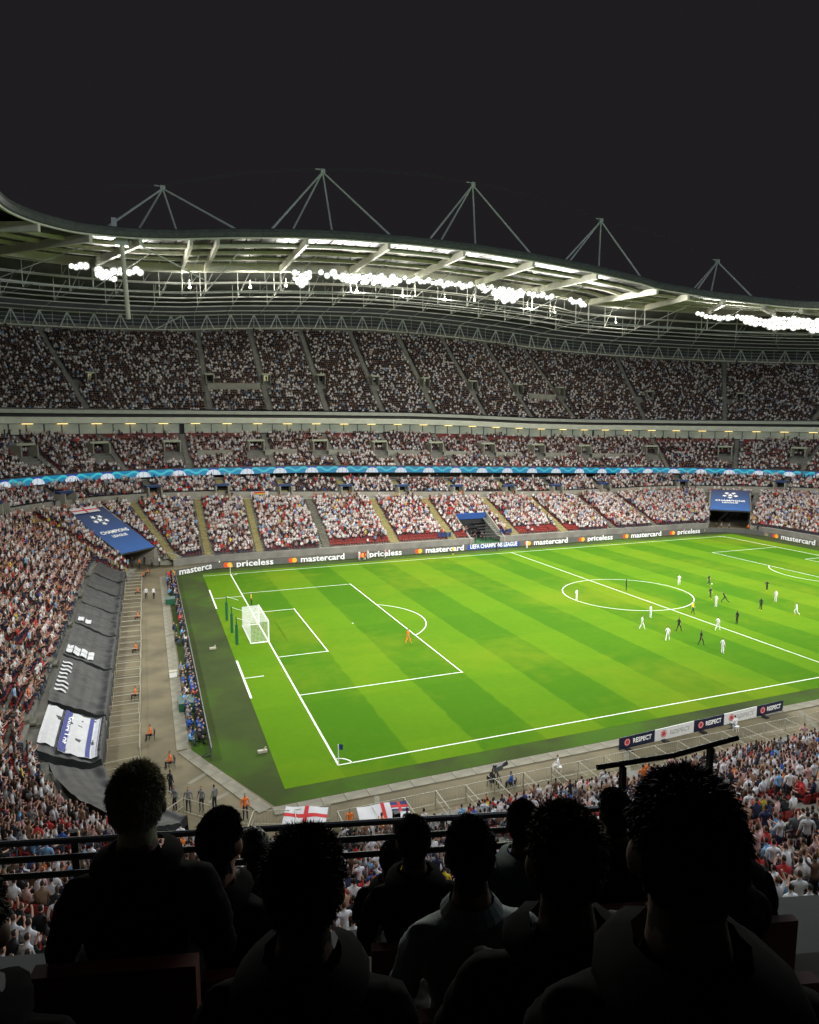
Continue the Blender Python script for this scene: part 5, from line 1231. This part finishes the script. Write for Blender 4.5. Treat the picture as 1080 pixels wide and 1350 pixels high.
# ================================================================= NEAREST SPECTATORS
def icos(c, r, sub=3):
    bm = bmesh.new(); bmesh.ops.create_icosphere(bm, subdivisions=sub, radius=1.0)
    v = [(c[0]+p.co.x*r[0], c[1]+p.co.y*r[1], c[2]+p.co.z*r[2]) for p in bm.verts]; f = [tuple(q.index for q in p.verts) for p in bm.faces]; bm.free(); return v, f
HC = (0, .05, 1.212)
def fg_mesh(name, kind, var=0, sd=0.0):
    N = pose_nodes(kind, var); N['h1'] = (0, .03, 1.14, .062, .062); N['h2'] = (0, .04, 1.2, .06, .06); N['h3'] = (0, .04, 1.25, .04, .04)
    N['nb'] = (0, .0, 1.02, .115, .085); N['neck'] = (0, .015, 1.075, .066, .066); N['shl'] = (-.19, 0, .965, .075, .075); N['shr'] = (.19, 0, .965, .075, .075); N['chest'] = (0, 0, .87, .17, .12)
    names = list(N); idx = {n: i for i, n in enumerate(names)}
    me = bpy.data.meshes.new('t'); me.from_pydata([N[n][:3] for n in names], [(idx[a], idx[b]) for a, b, _ in BONES], [])
    o = bpy.data.objects.new('t', me); COL.objects.link(o); md = o.modifiers.new('s', 'SKIN'); md.branch_smoothing = .5
    for i, n in enumerate(names): me.skin_vertices[0].data[i].radius = N[n][3:5]; me.skin_vertices[0].data[i].use_root = n == 'pelvis'
    sm = o.modifiers.new('b', 'SUBSURF'); sm.levels = 1
    dg = bpy.context.evaluated_depsgraph_get(); m0 = bpy.data.meshes.new_from_object(o.evaluated_get(dg)); bpy.data.objects.remove(o)
    V = [tuple(v.co) for v in m0.vertices]; Fc = [tuple(p.vertices) for p in m0.polygons]
    x, y, z = HC
    for c, r, sb in (((x, y-.012, z+.012), (.076, .095, .100), 3), ((x, y+.03, z-.06), (.055, .062, .065), 3), ((x, y+.092, z-.03), (.014, .022, .024), 2), ((x-.079, y-.008, z-.02), (.013, .020, .032), 2), ((x+.079, y-.008, z-.02), (.013, .020, .032), 2), ((x, y+.085, z-.065), (.022, .010, .010), 2)):
        v, f = icos(c, r, sb); n = len(V); V += v; Fc += [tuple(i+n for i in q) for q in f]
    for s in (-1, 1):   # hands: palm, four fingers, thumb
        h = N['ha'+('r' if s > 0 else 'l')]
        for k in range(4):
            v, f = icos((h[0]+s*(-.025+.017*k), h[1]+.065-.006*abs(k-1.5), h[2]-.012), (.009, .038, .009), 2); n = len(V); V += v; Fc += [tuple(i+n for i in q) for q in f]
        v, f = icos((h[0]-s*.045, h[1]+.015, h[2]), (.010, .032, .010), 2); n = len(V); V += v; Fc += [tuple(i+n for i in q) for q in f]
    me = bpy.data.meshes.new('t2'); me.from_pydata(V, [], Fc); o = bpy.data.objects.new('t2', me); COL.objects.link(o)
    rm = o.modifiers.new('r', 'REMESH'); rm.mode = 'VOXEL'; rm.voxel_size = .0115; sm = o.modifiers.new('s', 'SMOOTH'); sm.factor = .5; sm.iterations = 4
    dg = bpy.context.evaluated_depsgraph_get(); out = bpy.data.meshes.new_from_object(o.evaluated_get(dg)); bpy.data.objects.remove(o); out.name = name
    A = np.array([N[a][:3] for a, b, _ in BONES]); Bv = np.array([N[b][:3] for a, b, _ in BONES]); Rb = np.array([(N[a][3]+N[b][3])/2 for a, b, _ in BONES]); reg = [r for *_, r in BONES]
    n = len(out.polygons); C_ = np.zeros(n*3); out.polygons.foreach_get('center', C_); C_ = C_.reshape(-1, 3); mi = np.zeros(n, dtype=np.int32)
    ab = Bv-A; L2 = (ab*ab).sum(1)
    for i0 in range(0, n, 4000):
        c = C_[i0:i0+4000, None, :]; t = np.clip(((c-A)*ab).sum(2)/L2, 0, 1); dd = np.linalg.norm(c-(A+ab*t[..., None]), axis=2)/Rb; j = dd.argmin(1)
        for q, jj in enumerate(j):
            r = reg[jj]; cc = C_[i0+q]
            mi[i0+q] = 1 if (r == 'torso' or (r == 'skin' and BONES[jj][0][:2] == 'el')) else 2 if r in ('legs', 'socks') else 4 if r == 'feet' else 0
            if cc[2] > 1.065 and abs(cc[0]) < .11 and cc[1] < .2:
                mi[i0+q] = 0
                e = cc-np.array(HC)
                if cc[2] > 1.105 and (e[1] < .035 or e[2] > .055) and not (e[1] > -.03 and e[2] < .0) and not (abs(e[0]) > .074 and e[2] < .02): mi[i0+q] = 3
    for v in out.vertices:      # cloth folds
        c = v.co
        if c.z < 1.05 and not (c.y > .28):
            f = mnoise.noise(Vector((c.x*9+sd, c.y*9, c.z*16)))*.010+abs(mnoise.noise(Vector((c.x*22, c.y*20+sd, c.z*30))))*.007+mnoise.noise(Vector((c.x*4, sd, c.z*5)))*.012
            v.co = c+v.normal*f
    for _ in range(6): out.materials.append(None)
    out.polygons.foreach_set('material_index', mi); out.polygons.foreach_set('use_smooth', [True]*n); out.update(); return out
def hair_mesh(name, m, n, Ln, spike=0.0, seed=0, low=.0, curl=.3):
    rr = random.Random(seed); mb = MB(); x, y, z = HC; c = Vector((x, y-.012, z+.012)); k = 0
    while k < n:
        d = Vector((rr.gauss(0, 1), rr.gauss(0, 1), rr.gauss(0, 1))).normalized()
        if d.z < -.70-low or (d.y > .35 and d.z < .45) or (abs(d.x) > .85 and d.z < .02 and d.y > -.35): continue
        if d.z < -.45 and rr.random() < .5: continue
        p = c+Vector((d.x*.078, d.y*.097, d.z*.102)); nr = Vector((d.x/.078, d.y/.097, d.z/.102)).normalized()
        tang = (Vector((0, -.5, -1))-nr*Vector((0, -.5, -1)).dot(nr))
        cl_ = mnoise.noise_vector(d*7+Vector((0, seed, 0)))*.9
        g = (nr*(.40+spike)+tang*(.9-spike*.8)+cl_+Vector((rr.gauss(0, curl), rr.gauss(0, curl), rr.gauss(0, curl)))).normalized()
        L_ = Ln*rr.uniform(.45, 1.2)*(1+.7*mnoise.noise(d*5+Vector((seed, 0, 0))))*(1.25 if d.z > .2 else .8); sd = g.cross(Vector((rr.gauss(0, 1), rr.gauss(0, 1), rr.gauss(0, 1)))).normalized()*.00095*(1+spike*.6)
        a = len(mb.v); q = p+g*L_*.6+nr*.002; g2 = (g+tang*.35*(1-spike)).normalized()
        mb.v += [tuple(p-sd), tuple(p+sd), tuple(q+sd*.8), tuple(q-sd*.8), tuple(q+g2*L_*.5)]
        mb.f += [(a, a+1, a+2, a+3), (a+3, a+2, a+4)]; mb.mi += [0, 0]; k += 1
    return mb.mesh(name, m)
fgA = fg_mesh('nearby_spectator_upright', 'sit'); fgB = fg_mesh('nearby_spectator_leaning', 'sit', 1, 7.3)
M_hd = mat('near_hair_black', (.012, .010, .008), .75, spec=.25); M_hb = mat('near_hair_brown', (.040, .028, .016), .7, spec=.3); M_hg = mat('near_hair_ash_rimlit', (.26, .25, .17), .7, spec=.3); M_hf = mat('near_hair_light_brown', (.12, .08, .035), .7)  # ash hair colour is brightened to stand for rim light
H_short = hair_mesh('short_hair', M_hd, 13000, .010, .15, 1, curl=.35); H_crop = hair_mesh('cropped_hair', M_hd, 12000, .008, .25, 2); H_spike = hair_mesh('spiky_hair', M_hd, 12000, .018, .55, 3, curl=.45)
H_long = hair_mesh('long_hair', M_hd, 15000, .013, .0, 4, low=.3, curl=.30); H_ash = hair_mesh('ash_fluffy_hair', M_hg, 14000, .015, .2, 5, curl=.5); H_lb = hair_mesh('light_brown_hair', M_hf, 11000, .012, .1, 6); H_br = hair_mesh('brown_fuzzy_hair', M_hb, 14000, .010, .3, 7, curl=.45)
M_nd = mat('near_denim_shirt', (.10, .14, .14), .8, .25, 25, .2); M_nk = mat('near_dark_jacket', (.009, .0095, .0095), 1.0, .3, 30, .35, spec=.03); M_ng = mat('near_green_jacket', (.02, .035, .028), .8, .2, 20); M_nt = mat('near_teal_shirt', (.035, .075, .07), .8, .2, 20)
FG = [  # t, l, ztop, mesh, hair, hair material for scalp, top, turn, label, scale
 (2.07, -.63, 23.90, fgA, H_ash, M_hg, M_nk, -.1, 'spectator with fluffy ash hair tinted for rim light at the left, nearest the police group', 1.0),
 (2.45, -.47, 23.52, fgA, H_crop, M_hd, M_nk, .35, 'spectator with close cropped dark hair and a lit right cheek, second from the left', 1.0),
 (3.96, -.52, 22.50, fgB, H_short, M_hd, M_ng, -.5, 'spectator in a dark cap low down between the cropped head and the spiky head', 1.0),
 (1.42, -.09, 24.05, fgA, H_spike, M_hd, M_nk, .1, 'spectator with large spiky black hair, left of centre', 1.02),
 (3.07, .34, 23.06, fgA, H_crop, M_hd, M_nk, .0, 'spectator with a narrow dark head and broad dark shoulders in front of the black rails', 1.0),
 (2.08, .42, 23.65, fgA, H_short, M_hd, M_nd, -.05, 'spectator in a grey green denim shirt with short dark hair, bottom centre', 1.0),
 (3.15, .90, 23.06, fgA, H_short, M_hd, M_nt, .1, 'spectator in a dark teal top just left of the large round fuzzy head', 1.0),
 (1.37, .49, 24.11, fgB, H_br, M_hb, M_nk, .05, 'spectator with a large round fuzzy dark head, right of centre', 1.03),
 (3.50, 1.46, 22.70, fgB, H_lb, M_hf, M_nt, .5, 'spectator with light brown hair peeping between the two largest heads', 1.0),
 (.95, .53, 24.41, fgA, H_long, M_hb, M_nk, .15, 'spectator with the largest head and longer dark hair at the right edge', 1.04),
 (3.18, 1.40, 23.08, fgA, H_crop, M_hd, M_nk, -.1, 'spectator with a small dark head under the angled handrail', 1.0),
 (4.20, .31, 22.20, fgB, H_short, M_hd, M_nk, .2, 'spectator with a low dark head half hidden beside the black rails', .98),
 (1.42, -.80, 24.0, fgB, H_short, M_hd, M_nk, .0, 'spectator in a dark jacket in the bottom left corner', 1.0),
 (3.4, -1.05, 22.9, fgA, H_short, M_hb, M_ng, .1, 'spectator with brown hair at the far left of the block', 1.0),
 (2.2, 1.35, 23.55, fgB, H_short, M_hd, M_nk, -.2, 'spectator in a dark jacket in the bottom right corner', 1.0),
 (3.3, 2.1, 22.85, fgA, H_crop, M_hb, M_nk, .1, 'spectator with cropped hair at the right beneath the handrail post', 1.0),
]
for t, l, z, me, hr, hm_, top, tn, lb, sc in FG:
    o = link('person', me, None, loc2(t, l, z-1.345*sc)-F*.04, (0, 0, -th-tn)); o.scale = (sc,)*3
    sk_ = SK[1] if 'cheek' in lb else SK[2]  # dark skin tones stand in for shade on the silhouetted necks
    dress(o, sk_, top, CL['black'], hm_, CL['black'], CL['black']); thing(o, lb, 'person')
    link('hair', hr, o)
    if 'denim' not in lb:
        m = MB(); hood = (l*10) % 1 < .5; nI, nJ = 18, 6
        for i in range(nI+1):
            a = math.pi*1.5+R_(-150+300*i/nI)
            for j in range(nJ+1):
                w = j/nJ; back = max(0, -math.sin(a)); rr_ = (.078+.05*math.sin(w*math.pi)*(1+1.0*back*hood)+.012*mnoise.noise(Vector((a*3, w*4, l*9))))
                m.v.append((rr_*1.08*math.cos(a), .005+rr_*math.sin(a)-(.02*back if hood else 0), 1.088-.085*w+.012*back))
        for i in range(nI):
            for j in range(nJ): q = i*(nJ+1)+j; m.f.append((q, q+1, q+nJ+2, q+nJ+1)); m.mi.append(0)
        c_ = m.build('hood' if hood else 'collar', top, o)
        for p in c_.data.polygons: p.use_smooth = True
    if 'cap' in lb:
        v, f = icos((HC[0], HC[1]-.005, HC[2]+.03), (.088, .108, .09), 3); keep = [q for q in f if sum(v[i][2] for i in q)/3 > HC[2]+.015]
        m2 = bpy.data.meshes.new('cap'); m2.from_pydata(v, [], keep); m2.materials.append(M_black); link('cap', m2, o)
        m = MB(); m.box((0, HC[1]+.13, HC[2]+.02), (.13, .09, .008)); m.build('cap_peak', M_black, o)
    if 'denim' in lb:
        m = MB(); prev = None
        for i in range(15):
            a = R_(-40+i*260/14+180+0) ; a = math.pi*1.5+R_(-125+250*i/14); c0 = Vector((.075*math.cos(a), .01+.07*math.sin(a), 1.075)); c1 = Vector((.105*math.cos(a), .01+.10*math.sin(a), 1.035))
            if prev: m.quad(prev[0], c0, c1, prev[1]); m.quad(prev[1]+Vector((0, 0, -.004)), c1+Vector((0, 0, -.004)), c0, prev[0])
            prev = (c0, c1)
        m.build('collar', M_nd, o)
# seats under the nearest spectators
m = MB(); m.box((0, .02, .44), (.44, .42, .06)); m.box((0, -.235, .68), (.44, .05, .46))
me_ns = m.mesh('seat', mat('near_seat_red', (.10, .008, .007), .6))
for t, l, z, me, hr, hm_, top, tn, lb, sc in FG:
    r = empty('stadium_seat', loc2(t, l, z-1.365*sc)-F*.04, -th); thing(r, 'seat under the ' + ' '.join(lb.replace('spectator ', 'person ').split()[:12]).rstrip(','), 'seat'); link('seat_shell', me_ns, r)
